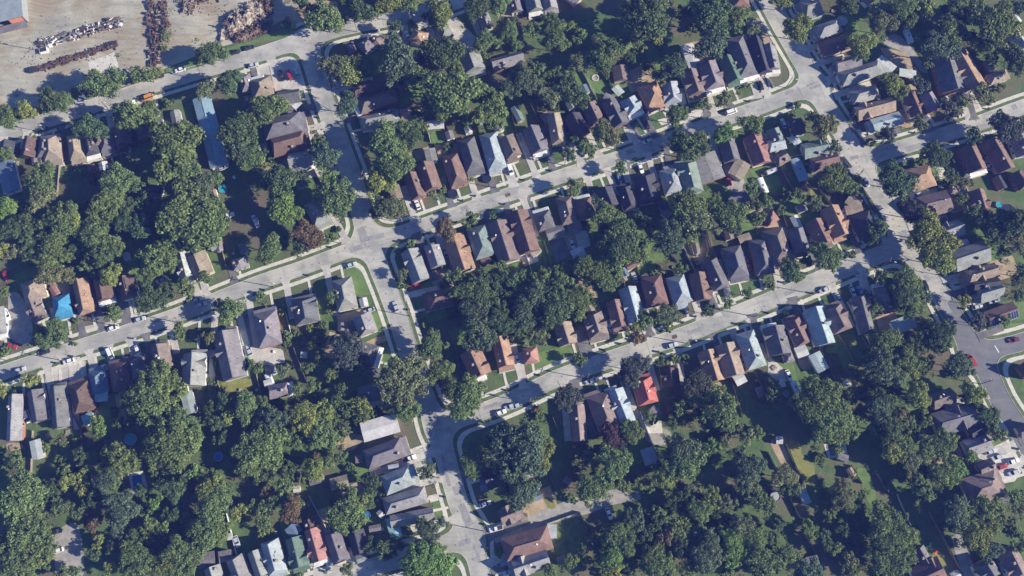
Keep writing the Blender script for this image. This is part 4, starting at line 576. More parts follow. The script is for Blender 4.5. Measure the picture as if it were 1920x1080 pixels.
def house(tile, x1, y1, x2, y2, wpx, typ, col):
    u1, v1 = T(tile, x1, y1); u2, v2 = T(tile, x2, y2); cu, cv = (u1 + u2) / 2, (v1 + v2) / 2
    small = typ in 'sc'
    e = {'s': 2.1, 'c': 2.3, 'f': 2.8, 'F': 3.0}.get(typ, 3.1)
    if typ in 'ghx' and wpx > 150: e = 3.5
    A = P(u1, v1, e); B = P(u2, v2, e)
    du, dv = u2 - u1, v2 - v1; n_ = math.hypot(du, dv); pu, pv = -dv / n_ * wpx / 8, du / n_ * wpx / 8
    W = (P(cu + pu, cv + pv, e) - P(cu - pu, cv - pv, e)).length; L = (B - A).length
    d = (B - A).normalized(); rot = math.atan2(d.y, d.x) - math.pi / 2
    c = (A + B) / 2
    if typ in 'ghx' and W > 6.5: W *= 0.93
    nm = {'s': 'shed', 'c': 'canopy', 'F': 'garage', 'f': 'outbuilding'}.get(typ, 'house')
    root = empty(nm, (c.x, c.y, 0), rot); rc = jit(ROOFC[col]); wc = jit(rng.choice(WALLC))
    rm = M['metalroof'] if (col in 'lwTu' and typ in 'gFsfc' ) or (tile == '00' and col == 'l') else M['roof']
    yo = 0.0; Lm = L; porch = typ in 'gxh' and L > 9 and rng.random() < 0.6 and tile + str(x1) not in ('001510',)
    if porch: Lm = L - 1.7; yo = -0.85
    hip = typ == 'h'; pitch = rng.uniform(0.80, 0.98)
    if typ in 'Ffc': pitch = 0.14
    if typ == 's': pitch = 0.42
    if tile == '00' and col == 'l': rc = (0.22, 0.33, 0.40); pitch = 0.26; porch = False; yo = 0; Lm = L
    if tile == '03' and col == 'l': pitch = 0.3
    if tile == '23' and x1 == 1860: pitch = 0.5; porch = False; yo = 0; Lm = L
    h = W / 2 * pitch
    if hip: h = min(W, Lm) / 2 * min(pitch, 0.80)
    h = min(h, 3.4)
    inset = min(W / 2 * 0.95, Lm / 2 * 0.8) if hip else 0
    if typ in ('g', 'x') and x1 != 1860 and rng.random() < 0.35: inset = W / 2 * 0.35          # jerkinhead ends
    r = inst('roof', roof_mesh('roof', W, Lm, e, h, inset, 0.16, yo, rm), root, color=rc)
    r['label'] = f'{ROOFN[col]} roof'
    # walls
    ov = 0.12 if small else 0.42
    w2, l2 = W / 2 - ov, Lm / 2 - ov
    if typ == 'c':
        for sx in (-1, 1):
            for sy in (-1, 1):
                m = MB(); m.box((sx * w2, sy * l2, (e - 0.1) / 2), (0.12, 0.12, e - 0.1)); m.build('post', M['trim'], root)
    else:
        m = MB(); m.prism([(-w2, -l2 + yo), (w2, -l2 + yo), (w2, l2 + yo), (-w2, l2 + yo)], 0, e - 0.17)
        if inset == 0:
            for s_ in (-1, 1):
                y = s_ * (l2 - 0.0) + yo; hh = h * (w2 / (W / 2)) * 0.97
                t_ = [(-w2, y, e - 0.17), (w2, y, e - 0.17), (0, y, e - 0.17 + hh)]
                m.quad(*(t_ if s_ < 0 else t_[::-1]))
        m.build('wall', M['wall'], root).color = (*wc, 1)
    if nm == 'house':
        # ridge cap
        rl = Lm - 2 * inset
        if rl > 1:
            m = MB(); m.box((0, yo, e + h + 0.03), (0.3, rl, 0.09)); m.build('ridge_cap', M['roof'], root).color = (*[min(.8, q * 1.25) for q in rc], 1)
        if typ == 'x':
            sides = rng.choice([(-1,), (1,), (-1, 1), (-1, 1)]); wc_ = rng.uniform(3.0, 4.4); hc = h * rng.uniform(0.68, 0.86); y0 = Lm * rng.uniform(0.02, 0.25) + yo
            for s_ in sides:
                ex = s_ * (W / 2 + rng.uniform(0.05, 0.5)); m = MB()
                ra, rb = (0, y0, e + hc), (ex, y0, e + hc); e0, e1 = (0, y0 - wc_ / 2, e + .02), (ex, y0 - wc_ / 2, e + .02); f0, f1 = (0, y0 + wc_ / 2, e + .02), (ex, y0 + wc_ / 2, e + .02)
                if s_ > 0: m.quad(e0, e1, rb, ra); m.quad(ra, rb, f1, f0)
                else: m.quad(ra, rb, e1, e0); m.quad(f0, f1, rb, ra)
                t_ = [(ex - s_ * 0.15, y0 - wc_ / 2, e), (ex - s_ * 0.15, y0 + wc_ / 2, e), (ex - s_ * 0.15, y0, e + hc - .05)]
                g_ = m.build('cross_gable', M['roof'], root); g_.color = (*rc, 1)
                m2 = MB(); m2.quad(*(t_ if s_ > 0 else t_[::-1])); m2.build('gable_wall', M['wall'], g_).color = (*wc, 1)
        if porch:
            pw_ = W * rng.choice([0.98, 0.98, 0.7]); px0 = 0 if pw_ > W * 0.9 else rng.choice([-1, 1]) * (W - pw_) / 2
            y0, y1 = Lm / 2 + yo - 0.42, L / 2; z0, z1 = e - 0.05 + 0.0, e - 0.75; m = MB()
            m.quad((px0 - pw_ / 2, y1, z1), (px0 - pw_ / 2 + 0.5, y0, z0), (px0 + pw_ / 2 - 0.5, y0, z0), (px0 + pw_ / 2, y1, z1))
            m.quad((px0 - pw_ / 2, y0, z1), (px0 - pw_ / 2 + 0.5, y0, z0), (px0 - pw_ / 2, y1, z1)); m.quad((px0 + pw_ / 2, y1, z1), (px0 + pw_ / 2 - 0.5, y0, z0), (px0 + pw_ / 2, y0, z1))
            m.quad((px0 - pw_ / 2, y1, z1 - .12), (px0 - pw_ / 2, y1, z1), (px0 + pw_ / 2, y1, z1), (px0 + pw_ / 2, y1, z1 - .12))
            pc = rc if rng.random() < 0.7 else (0.6, 0.6, 0.58)
            pr = m.build('porch_roof', M['roof'], root); pr.color = (*pc, 1)
            for sx in (-1, 1):
                m = MB(); m.box((px0 + sx * (pw_ / 2 - 0.25), y1 - 0.2, (z1 - .12) / 2), (0.16, 0.16, z1 - 0.14)); m.build('porch_post', M['trim'], root)
            m = MB(); m.box((px0, (y0 + y1) / 2, 0.2), (pw_ - 0.3, y1 - y0 - 0.1, 0.4)); m.build('porch_deck', M['walk'], root)
        add_windows(root, w2, l2 + 0.0, e)
        # chimney, vents, dish
        if rng.random() < 0.62:
            cx = rng.choice([-1, 1]) * rng.uniform(0.1, 0.32) * W; cy = rng.uniform(-0.3, 0.3) * Lm; z = e + h * (1 - abs(cx) / (W / 2)) + 0.25
            ch = inst('chimney', chim_me, root, (cx, cy, z), 0, scale=(1, 1, 1)); inst('chimney_cap', cap_me, ch)
        for _ in range(rng.randint(1, 4)):
            cx = rng.choice([-1, 1]) * rng.uniform(0.08, 0.3) * W; cy = rng.uniform(-0.3, 0.3) * (Lm - inset); inst('roof_vent', vent_me, root, (cx, cy, e + h * (1 - abs(cx) / (W / 2)) + 0.05))
        if rng.random() < 0.3:
            cx = rng.uniform(-0.35, 0.35) * W; inst('satellite_dish', dish_me, root, (cx, rng.uniform(-.2, .2) * Lm, e + h * (1 - abs(cx) / (W / 2))))
    if tile == '11' and typ == 'x' and col == 'o':
        for k in range(3):
            m = MB(); m.box((-2.2 + 2.0 * k + 0.4, -Lm / 2 + 1.0, e + 1.35 if k == 1 else e + 1.0), (0.9, 1.1, 0.5)); m.build('skylight', M['glass'], root)
    if tile == '23' and (x1, y1) == (1860, 160):
        # lit slope of this roof faces the street side: two arrays of panels
        ang = math.atan2(h, W / 2)
        for s_, ln in ((-1, 4.0), (1, 4.2)):
            m = MB(); gm = MB(); 
            sy = 1
            for a_ in range(4):
                for b_ in range(3):
                    y = s_ * (Lm / 2 - 2.6) + yo + (a_ - 1.5) * 1.05; t = 0.18 + b_ * 0.27
                    x = -(W / 2) * (1 - t) ; z = e + h * t + 0.16
                    Mx = Matrix.Rotation(-ang, 3, 'Y'); m.box((x * SOLS, y, z), (1.05, 0.95, 0.05), 0, M=Matrix.Rotation(-ang * SOLS, 3, 'Y'))
                    gm.box((x * SOLS, y, z - 0.03), (1.16, 1.05, 0.04), 0, M=Matrix.Rotation(-ang * SOLS, 3, 'Y'))
            p_ = m.build('solar_panel', M['solar'], root); gm.build('panel_frame', M['trim'], p_)
    if typ == 'F':
        inst('garage_door', gdoor_me, root, (0, l2, 1.05), R(180))
    if typ in 's' or typ == 'f':
        d_ = inst('door', door_me, root, (0, l2, 1.0), R(180), color=(0.4, 0.38, 0.34)); inst('handle', knob_me, d_)
    # which row
    best = None
    if nm == 'house':
        for s in SW:
            for (a0, b0) in zip(s['px'][:-1], s['px'][1:]):
                dx, dy = b0[0] - a0[0], b0[1] - a0[1]; t = max(0, min(1, ((u2 - a0[0]) * dx + (v2 - a0[1]) * dy) / (dx * dx + dy * dy)))
                dd = math.hypot(u2 - a0[0] - t * dx, v2 - a0[1] - t * dy) - 15
                if best is None or dd < best[0]: best = (dd, s['name'], math.copysign(1, dx * (cv - a0[1]) - dy * (cu - a0[0])), t)
    rec = dict(o=root, typ=typ, col=col, u=cu, v=cv, W=W, L=L, d=d, c=c, nm=nm, B=B)
    HOUSES.append(rec)
    tname = {'F': 'low garage', 'f': 'flat-roofed outbuilding', 's': 'shed', 'c': 'canopy'}.get(typ) or TYPEN[typ] + ' house'
    tag(root, cat={'F': 'garage', 'f': 'outbuilding', 's': 'shed', 'c': 'canopy'}.get(typ, 'house'), group={'house': 'houses along the streets', 'shed': 'backyard sheds', 'garage': 'garages', 'canopy': 'canopies', 'outbuilding': 'backyard outbuildings'}[nm])
    rec['desc'] = f'{ROOFN[col]} {tname}'
    if best and best[0] < 62 and not (tile == '00' and col == 'l'):
        cross = 'cross' in best[1]
        side = ('left of' if best[2] > 0 else 'right of') if cross else ('above' if best[2] < 0 else 'below')
        ROWS.setdefault((best[1], side, cross), []).append(rec)
        # driveway beside the house and a path to its door
        p = Vector((B.x, B.y, 0)); nrm = Vector((-d.y, d.x, 0)); sd = rng.choice([-1, 1])
        tt = 0; q = p.copy()
        while Sat(q + d * tt) > 0.12 and tt < 16: tt += 0.4
        if tt < 16:
            o_ = nrm * sd * (W / 2 + 1.35); a_ = p + d * tt + o_; b_ = p - d * L * rng.uniform(0.4, 1.1) + o_
            wd = 1.35
            DRV.prism([tuple((a_ + nrm * (wd + 1.0))[:2]), tuple((a_ - nrm * (wd + 1.0))[:2]), tuple((a_ - d * 2.2 - nrm * wd)[:2]), tuple((b_ - nrm * wd)[:2]), tuple((b_ + nrm * wd)[:2]), tuple((a_ - d * 2.2 + nrm * wd)[:2])], 0, 0.135 + 0.0007 * (len(HOUSES) % 20), m=rng.choice([0, 0, 1]))
            hl, bk, fr = W / 2 + rng.uniform(0.3, 1.6), L + rng.uniform(8, 17), -rng.uniform(1.5, 3.0)
            p0 = p - d * (L + .3); PLOTS.prism([tuple((p0 + nrm * hl)[:2]), tuple((p0 - nrm * hl)[:2]), tuple((p - d * bk - nrm * hl)[:2]), tuple((p - d * bk + nrm * hl)[:2])], -.01, 0.004 + 0.0004 * (len(HOUSES) % 17), m=rng.choice([0, 0, 1, 2, 3]))
            if rng.random() < .6 and not cross: LOTF.append((p - d * (L * .8) + nrm * (W / 2 + 2.9) * sd, p - d * bk + nrm * (W / 2 + 2.9) * sd))
            x_ = nrm * rng.uniform(-0.3, 0.3) * W
            PATHS.prism([tuple((p + d * max(tt - 1.7, 0.2) + x_ + nrm * .5)[:2]), tuple((p + d * max(tt - 1.7, 0.2) + x_ - nrm * .5)[:2]), tuple((p + x_ - nrm * .5 - d * .3)[:2]), tuple((p + x_ + nrm * .5 - d * .3)[:2])], 0, 0.112 + 0.0005 * (len(HOUSES) % 7))
            rec['bin'] = p + d * max(tt - 0.9, 0.1) + nrm * -sd * rng.uniform(0, W / 2)
    else:
        later(root, rec['desc'], cu, cv)
    return root
SOLS = 1
for tile, s in H.items():
    for item in s.split('|'):
        f = item.split(); house(tile, *[float(q) if i < 5 else q for i, q in enumerate(f)])
for r in [h_ for h_ in HOUSES if 'bin' in h_]:
    if rng.random() < .42:
        nrm = Vector((-r['d'].y, r['d'].x, 0)); q = r['c'] - r['d'] * (r['L'] / 2 + rng.uniform(4, 11)) + nrm * rng.choice([-1, 1]) * r['W'] * rng.uniform(.15, .4)
        if Sat(q) < 6 or any((h_['c'].xy - q.xy).length < max(h_['W'], h_['L']) * .5 + 2.6 for h_ in HOUSES): continue
        q.z = 2.1; a_ = proj(q - r['d'] * rng.uniform(1.2, 2.6)); b_ = proj(q + r['d'] * rng.uniform(1.2, 2.6))
        if 8 < a_[0] < 1910 and 8 < a_[1] < 1070: house('00', a_[0] * 4, a_[1] * 4, b_[0] * 4, b_[1] * 4, rng.uniform(46, 80), 's', rng.choice('GGtgmwbu'))
for (sn, side, cross), L in ROWS.items():
    L.sort(key=lambda r: r['v'] if cross else r['u'])
    for i, r in enumerate(L):
        r['o']['label'] = f"{r['desc']}, {ordw(i + 1)} from the {'top' if cross else 'left'} {side} the {sn}"
tag(DRV.build('driveways', [M['drive'], M['asph']]), kind='structure'); tag(PLOTS.build('garden_plots', [M['lawn'], M['verge'], M['tan'], M['plot']]), kind='structure'); tag(PATHS.build('garden_paths', M['walk']), kind='structure')
# ================================================================ scrapyard warehouse
root = empty('warehouse', (0, 0, 0)); tag(root, 'blue-grey metal warehouse with open orange front at the top left corner', 'warehouse')
c = [P(-60, -40, 6), P(36, -40, 6), P(43, 30, 6), P(-60, 56, 6)]
m = MB(); m.quad(*[tuple(p) for p in c][::-1]); m.quad(*[(p[0], p[1], 5.8) for p in c]);
for i in range(4): a, b = c[i], c[(i + 1) % 4]; m.quad((a.x, a.y, 5.8), (b.x, b.y, 5.8), tuple(b), tuple(a))
r = m.build('roof', M['metalroof'], root); r.color = (0.25, 0.29, 0.31, 1)
m = MB(); fl = [P(-60, 60), P(46, 36)]; cc = [Vector((p.x, p.y, 0)) for p in c]; cen = sum(cc, Vector()) / 4; ins = [cen + (p - cen) * 0.96 for p in cc]
for i in (0, 1, 3): a, b = ins[i], ins[(i + 1) % 4]; m.quad((a.x, a.y, 0), (b.x, b.y, 0), (b.x, b.y, 5.75), (a.x, a.y, 5.75))
m.build('wall', M['wall'], root).color = (0.27, 0.28, 0.29, 1)
a, b = ins[3], ins[2]; d = (b - a).normalized(); rot = math.atan2(d.y, d.x); L = (b - a).length
for t, wd, colr in ((0.86, 0.26, (0.62, 0.24, 0.14)), (0.88, 0.2, (0.7, 0.7, 0.7)), (0.2, 0.3, (0.2, 0.12, 0.10))):
    p = a + d * (L * t); m = MB(); m.box((p.x, p.y - (0.2 if colr[0] == .7 else 0), 1.1 if colr[0] == .7 else 3.6), (L * wd, 0.15, 2.2 if colr[0] == .7 else 2.8), rot); m.build('front_panel', M['wall'], root).color = (*colr, 1)
m = MB(); 
for t in (0.02, 0.25, 0.5, 0.72, 0.98): p = a + d * (L * t); m.box((p.x, p.y, 2.9), (0.3, 0.3, 5.7), rot)
m.build('post', M['rust'], root)
n = Vector((d.y, -d.x, 0)); q = [a + n * 0.3, b + n * 0.3, b + n * 3.4, a + n * 3.4]; m = MB()
m.quad((q[0].x, q[0].y, 2.6), (q[3].x, q[3].y, 2.1), (q[2].x, q[2].y, 2.1), (q[1].x, q[1].y, 2.6)); m.quad(*[(p.x, p.y, 2.0) for p in q])
m.build('lean_to_roof', M['roof'], root).color = (0.16, 0.15, 0.16, 1)
# ================================================================ scrap rows and heaps
def scrap(tile, x1, y1, x2, y2, wpx, n, kind, rowname, mats, first='left'):
    a = P(*T(tile, x1, y1)); b = P(*T(tile, x2, y2)); W = wpx / 4 / 4.1; d = (b - a); L = d.length; d.normalize(); rot = math.atan2(d.y, d.x); nn = Vector((-d.y, d.x, 0))
    for k in range(n):
        c = a + d * (L * (k + .5) / n); m = MB(); seg = L / n * 0.96
        for j in range(26):
            s = rng.random(); px = rng.uniform(-.5, .5) * seg; py = rng.uniform(-.46, .46) * W; z = rng.uniform(0.1, 1.3)
            aa = rot + rng.choice([0, 0, math.pi / 2, rng.uniform(-.5, .5)]) - rot
            mi = rng.choice(range(len(mats)))
            if s < .5: m.box((px, py, z), (rng.uniform(1.2, 3.6), rng.uniform(.15, .45), rng.uniform(.15, .5)), aa, m=mi)
            elif s < .8: m.box((px, py, z * .8), (rng.uniform(.5, 1.6), rng.uniform(.4, 1.2), rng.uniform(.3, 1.3)), aa, m=mi)
            else: m.tube((px, py - .8, z), (px + rng.uniform(-.6, .6), py + .8, z + rng.uniform(-.2, .4)), .12, .12, 6, m=mi)
        o = m.build('scrap_stack', mats, None, (c.x, c.y, 0), rot)
        tag(o, f'{kind} stack, {ordw(k + 1)} from the {first} in the {rowname}', 'scrap stack', 'rows of scrap metal in the yard')
scrap('00', 300, 345, 920, 160, 85, 9, 'jumbled grey and rusty metal', 'upper scrap row', [M['scrapg'], M['rust'], M['scrapg'], M['trim']])
scrap('00', 300, 520, 880, 335, 42, 8, 'rusty brown beam', 'lower scrap row', [M['rust'], M['rust'], M['bale']])
scrap('00', 1140, -60, 1165, 500, 85, 8, 'dark rusty beam', 'long upright scrap row', [M['rust'], M['rust'], M['bale'], M['dark']], 'top')
scrap('00', 1225, 20, 1250, 210, 60, 3, 'brown steel', 'short upright scrap row', [M['rust'], M['bale']], 'top')
scrap('00', 1340, 20, 1640, -40, 100, 4, 'weathered timber', 'row at the top edge', [M['rubble'], M['pole'], M['rust']])
for tl, x, y, w_, lab in (('00', 255, 528, 60, 'dark skip at the left end of the lower scrap row'), ('00', 860, 335, 50, 'rust-red container at the right end of the lower scrap row'), ('00', 335, 385, 55, 'white and black machine at the left end of the upper scrap row')):
    p = P(*T(tl, x, y)); m = MB(); m.box((0, 0, .7), (w_ / 16, 2.2, 1.4)); m.box((0, 0, 1.45), (w_ / 16 * .8, 1.8, .2), m=1)
    tag(m.build('skip', [M['dark'] if 'dark' in lab else (M['rust'] if 'rust' in lab else M['trim']), M['dark']], None, (p.x, p.y, 0), R(17)), lab, 'skip')
m = MB()
for k in range(420):                                  # bits fallen off the rows
    row = rng.choice([(610, 250, 380, 110), (590, 430, 340, 70), (1150, 250, 110, 330), (1260, 160, 60, 130), (1500, 60, 160, 80), (1660, 250, 60, 130), (250, 450, 90, 120)])
    q = P(*T('00', rng.gauss(row[0], row[2] * .75), rng.gauss(row[1], row[3] * .6)))
    if Sat(q) < 8: continue
    m.box((q.x, q.y, .1), (rng.uniform(.15, .7), rng.uniform(.1, .3), rng.uniform(.08, .2)), rng.uniform(0, 3), m=rng.choice([0, 1, 1]))
tag(m.build('scattered_debris', [M['scrapg'], M['rust']]), 'scattered bits of metal and timber lying round the scrap rows', 'debris', kind='stuff')
from mathutils import noise as mnoise
def heap(tile, pts, mat, hmax, name, label, seed):
    c = list(map(float, pts.split())); poly = [P(*T(tile, c[i], c[i + 1])) for i in range(0, len(c), 2)]
    x0 = min(p.x for p in poly); x1 = max(p.x for p in poly); y0 = min(p.y for p in poly); y1 = max(p.y for p in poly); st_ = 0.55
    nx, ny = int((x1 - x0) / st_) + 2, int((y1 - y0) / st_) + 2; V = []; idx = {}; F = []; Z = {}
    def inside(x, y):
        r = False; n = len(poly)
        for i in range(n):
            a, b = poly[i], poly[i - 1]
            if (a.y > y) != (b.y > y) and x < (b.x - a.x) * (y - a.y) / (b.y - a.y) + a.x: r = not r
        return r
    def edge(x, y):
        dd = 1e9
        for i in range(len(poly)):
            a, b = poly[i - 1], poly[i]; dx, dy = b.x - a.x, b.y - a.y; t = max(0, min(1, ((x - a.x) * dx + (y - a.y) * dy) / (dx * dx + dy * dy + 1e-9)))
            dd = min(dd, math.hypot(x - a.x - t * dx, y - a.y - t * dy))
        return dd
    for j in range(ny):
        for i in range(nx):
            x, y = x0 + i * st_, y0 + j * st_
            if inside(x, y):
                f = min(1, edge(x, y) / 5); n = mnoise.fractal(Vector((x * .25, y * .25, seed)), 1.0, 2.0, 5)
                z = max(0.0, hmax * f ** 0.6 * (0.75 + 0.8 * n) + 0.5 * mnoise.noise(Vector((x * 1.3, y * 1.3, seed))))
                idx[i, j] = len(V); V.append((x, y, z if f > 0.02 else 0))
    for (i, j) in list(idx):
        if (i + 1, j) in idx and (i, j + 1) in idx and (i + 1, j + 1) in idx: F.append((idx[i, j], idx[i + 1, j], idx[i + 1, j + 1], idx[i, j + 1]))
    m = MB(); m.v = V; m.f = F; m.m = [0] * len(F)
    for k in range(260):
        v = V[rng.randrange(len(V))]
        if v[2] < .2 and rng.random() < .5: continue
        m.box((v[0], v[1], v[2] + .1), (rng.uniform(.3, 1.8), rng.uniform(.15, .5), rng.uniform(.1, .4)), 0, m=rng.choice([0, 0, 1]), M=Matrix.Rotation(rng.uniform(0, 6), 3, 'Z') @ Matrix.Rotation(rng.uniform(-.5, .5), 3, 'Y'))
    tag(m.build(name, [mat, M['rust']]), label, 'heap')
heap('00', "1680 130 1800 50 1930 -10 2000 60 2010 150 1900 200 1800 260 1700 300 1640 330 1640 220", M['rubble'], 3.4, 'rubble_heap', 'grey dusty rubble heap right of the dirt yard', 3)
heap('00', "1720 270 1820 230 1920 190 2060 130 2040 230 1930 290 1850 320 1750 335", M['bale'], 2.2, 'rubble_heap', 'brown reddish rubble heap beside the grey one above the street', 9)
heap('00', "1900 -80 2060 -60 2050 60 2020 150 1980 90", M['bale'], 2.6, 'rubble_heap', 'brown heap at the top edge right of the grey rubble', 12)
heap('00', "1350 100 1370 20 1470 10 1480 60 1420 110", M['rubble'], 2.0, 'timber_heap', 'loose timber heap near the top of the dirt yard', 14)
# ================================================================ trees
nrng = np.random.default_rng(11)
def crown_arrays(seed, nclump=46, nleaf=95, ls=0.075, ks=1.0, zs=1.12, irr=0.3):
    r_ = np.random.default_rng(seed); V = []; 
    ph = r_.uniform(0, 6.28, 4)
    for c in range(nclump):
        # clump centres spread over the upper shell and a little inside
        t = r_.uniform(0, 2 * math.pi); z = r_.uniform(-0.9, 0.97); rad = r_.uniform(0.62, 0.86) if r_.random() < .8 else r_.uniform(.2, .6)
        lob = 1 + irr * (math.sin(2 * t + ph[0]) * .45 + math.sin(3 * t + ph[1]) * .4 + math.sin(5 * t + ph[2]) * .3)
        hr = math.sqrt(max(0, 1 - z * z)); cx, cy, cz = rad * hr * math.cos(t) * lob, rad * hr * math.sin(t) * lob, rad * z * zs
        cr = r_.uniform(0.17, 0.31) * ks
        d = r_.normal(size=(nleaf, 3)); d /= np.linalg.norm(d, axis=1)[:, None]
        d[:, 2] = np.where(d[:, 2] < -0.35, -d[:, 2], d[:, 2])
        p = np.array([cx, cy, cz]) + d * cr * r_.uniform(0.65, 1.12, (nleaf, 1)) * np.array([1, 1, .8])
        n = d * 0.8 + r_.normal(size=(nleaf, 3)) * 0.38 + np.array([0, 0, .25]); n /= np.linalg.norm(n, axis=1)[:, None]
        a = np.cross(n, r_.normal(size=(nleaf, 3))); a /= np.linalg.norm(a, axis=1)[:, None]; b = np.cross(n, a)
        s = ls * r_.uniform(0.6, 1.35, (nleaf, 1))
        V.append(np.stack([p + a * s, p + b * s * .72, p - a * s, p - b * s * .72], 1).reshape(-1, 3))
    return np.concatenate(V)
def quads_mesh(name, V, mat):
    n = len(V); me = bpy.data.meshes.new(name); me.vertices.add(n); me.vertices.foreach_set('co', V.astype(np.float32).ravel())
    me.loops.add(n); me.loops.foreach_set('vertex_index', np.arange(n, dtype=np.int32)); me.polygons.add(n // 4)
    me.polygons.foreach_set('loop_start', np.arange(0, n, 4, dtype=np.int32)); me.materials.append(mat); me.update(calc_edges=True); return me
def conifer_arrays(seed): return crown_arrays(seed, 40, 80, 0.06, 1.5, .15)
PA = [crown_arrays(20 + k, 125, 60, 0.060, 1.1, 0.34 + .10 * (k % 3), 0.66) for k in range(7)]
PB = [crown_arrays(120 + k, 70, 50, 0.072, 1.1, 0.36, 0.72) for k in range(4)]
PROTO = [quads_mesh('crown', q, M['leaf']) for q in PA]
SHRUB = [quads_mesh('shrub', crown_arrays(60 + k, 22, 70, 0.12, 0.85, 0.35), M['leaf']) for k in range(4)]
def trunk_mesh(seed):
    r_ = random.Random(seed); m = MB(); m.tube((0, 0, 0), (0, 0, .55), .042, .032, 7); m.tube((0, 0, .55), (.02, .01, 1.05), .032, .018, 7)
    for k in range(6):
        t = k * 1.05 + r_.uniform(-.3, .3); z = r_.uniform(.45, .75); q = (.45 * math.cos(t), .45 * math.sin(t), z + .3); m.tube((0, 0, z), q, .02, .012, 5)
        m.tube(q, (.72 * math.cos(t + .2), .72 * math.sin(t + .2), z + .42), .012, .006, 4)
    return m.mesh('trunk', M['bark'])
TRUNK = [trunk_mesh(k) for k in range(3)]
ALL = []
for tile, s in TR.items():
    for item in s.split('|'):
        f = item.split()
        if len(f) != 4: continue
        u, v = T(tile, float(f[0]), float(f[1])); r = float(f[2]); ALL.append((r, u, v, f[3]))
pool_ = sorted([a for a in ALL if a[0] >= 45], key=lambda a: -a[0]); trees = []; LOBES = {}
while pool_:                                  # a wide crown of several boughs is one tree
    a = pool_.pop(0); lob = []
    for b in list(pool_):
        if b[3] == a[3] and len(lob) < 5 and math.hypot(a[1] - b[1], a[2] - b[2]) * 4 < a[0] * 0.92: lob.append(b); pool_.remove(b)
    LOBES[len(trees)] = lob; trees.append(a)
order = sorted(range(len(trees)), key=lambda i: -trees[i][0] * (1 + .12 * len(LOBES[i]))); LOBES = [LOBES[i] for i in order]; trees = [trees[i] for i in order]
shrubs = [a for a in ALL if a[0] < 45]
SZ = lambda r: 'very large' if r >= 100 else 'large' if r >= 75 else 'medium' if r >= 58 else 'small'
def tcol(c, a=0.14):
    k = 1 + rng.uniform(-a, a); b = TREEC[c]; h = rng.uniform(-.07, .07); return (b[0] * k * (1 + h), b[1] * k, b[2] * k * (1 - h))
NT = 300
for k, (r, u, v, c) in enumerate(trees[:NT]):
    r0 = r / 4 * depth_at(P(u, v)) / FPX; hc = (1.95 if c != 't' else 2.1) * r0 * (1.0 if r < 90 else 0.85)
    p = P(u, v, hc); root = empty('tree', (p.x, p.y, 0), 0)
    inst('trunk', TRUNK[k % 3], root, (0, 0, 0), rng.uniform(0, 6), (r0, r0, hc))
    col = tcol(c); lob = LOBES[k]
    if lob:
        arr = [PA[rng.randrange(7)] * r0 * np.array([1, 1, 1.05])]
        for (rb, ub, vb, _) in lob:
            r1 = rb / r * r0; pb = P(ub, vb, hc * .93); a_ = rng.uniform(0, 6.28); q = PB[rng.randrange(4)] * r1 * np.array([1.05, 1.05, 1.15]); ca, sa = math.cos(a_), math.sin(a_)
            arr.append(np.stack([q[:, 0] * ca - q[:, 1] * sa + pb.x - p.x, q[:, 0] * sa + q[:, 1] * ca + pb.y - p.y, q[:, 2] - hc * .07], 1))
        inst('crown', quads_mesh('crown', np.concatenate(arr), M['leaf']), root, (0, 0, hc), 0, None, col)
    else: cr = inst('crown', PROTO[rng.randrange(7)], root, (0, 0, hc), rng.uniform(0, 6.28), (r0 * rng.uniform(0.93, 1.07), r0 * rng.uniform(0.93, 1.07), r0 * rng.uniform(0.95, 1.15) * (1.0 if r < 90 else 1.12)), col)
    tag(root, cat='tree', group='broadleaf trees'); later(root, f'{SZ(r * (1 + .1 * len(LOBES[k])))} {TREEN[c]} tree', u, v)
for k, (r, u, v, c) in enumerate(shrubs[:295]):
    r0 = r / 4 * depth_at(P(u, v)) / FPX; hc = 0.85 * r0; p = P(u, v, hc)
    o = inst('shrub', SHRUB[rng.randrange(4)], None, (p.x, p.y, hc), rng.uniform(0, 6.28), (r0 * 1.1, r0 * 1.1, r0), tcol(c))
    tag(o, cat='shrub', group='garden shrubs and small trees'); later(o, f'{"tiny" if r < 32 else "little"} {TREEN[c]} shrub', u, v)
# the rest of the trees: one mass of smaller crowns
rest = trees[NT:]; VV = []; CC = []
base = [crown_arrays(80 + k, 50, 34, 0.088, 1.1, 0.38, 0.75) for k in range(5)]
tr = MB()
for (r, u, v, c) in rest + [b_ for L_ in LOBES[NT:] for b_ in L_]:
    r0 = r / 4 * depth_at(P(u, v)) / FPX; hc = 1.9 * r0; p = P(u, v, hc); a = rng.uniform(0, 6.28); B_ = base[rng.randrange(5)]
    ca, sa = math.cos(a), math.sin(a); q = B_ * r0 * 1.0
    VV.append(np.stack([q[:, 0] * ca - q[:, 1] * sa + p.x, q[:, 0] * sa + q[:, 1] * ca + p.y, q[:, 2] + hc], 1)); CC.append(np.tile(np.array([*tcol(c), 1.0]), (len(q), 1)))
    tr.tube((p.x, p.y, 0), (p.x, p.y, hc), 0.045 * r0, 0.025 * r0, 6)
me = quads_mesh('smaller_trees', np.concatenate(VV), M['leafm']); at = me.color_attributes.new('tint', 'FLOAT_COLOR', 'POINT'); at.data.foreach_set('color', np.concatenate(CC).astype(np.float32).ravel())
# trunks join the same object
bmm = bmesh.new(); bmm.from_mesh(me); me.materials.append(M['bark']); tm = tr.mesh('t', [M['leafm'], M['bark']])
for f in tm.polygons: f.material_index = 1
bmm.from_mesh(tm); bmm.to_mesh(me); bmm.free(); bpy.data.meshes.remove(tm)
o = bpy.data.objects.new('smaller_trees', me); link(o); tag(o, 'mass of smaller trees filling the backyards between the big crowns', 'trees', kind='stuff')
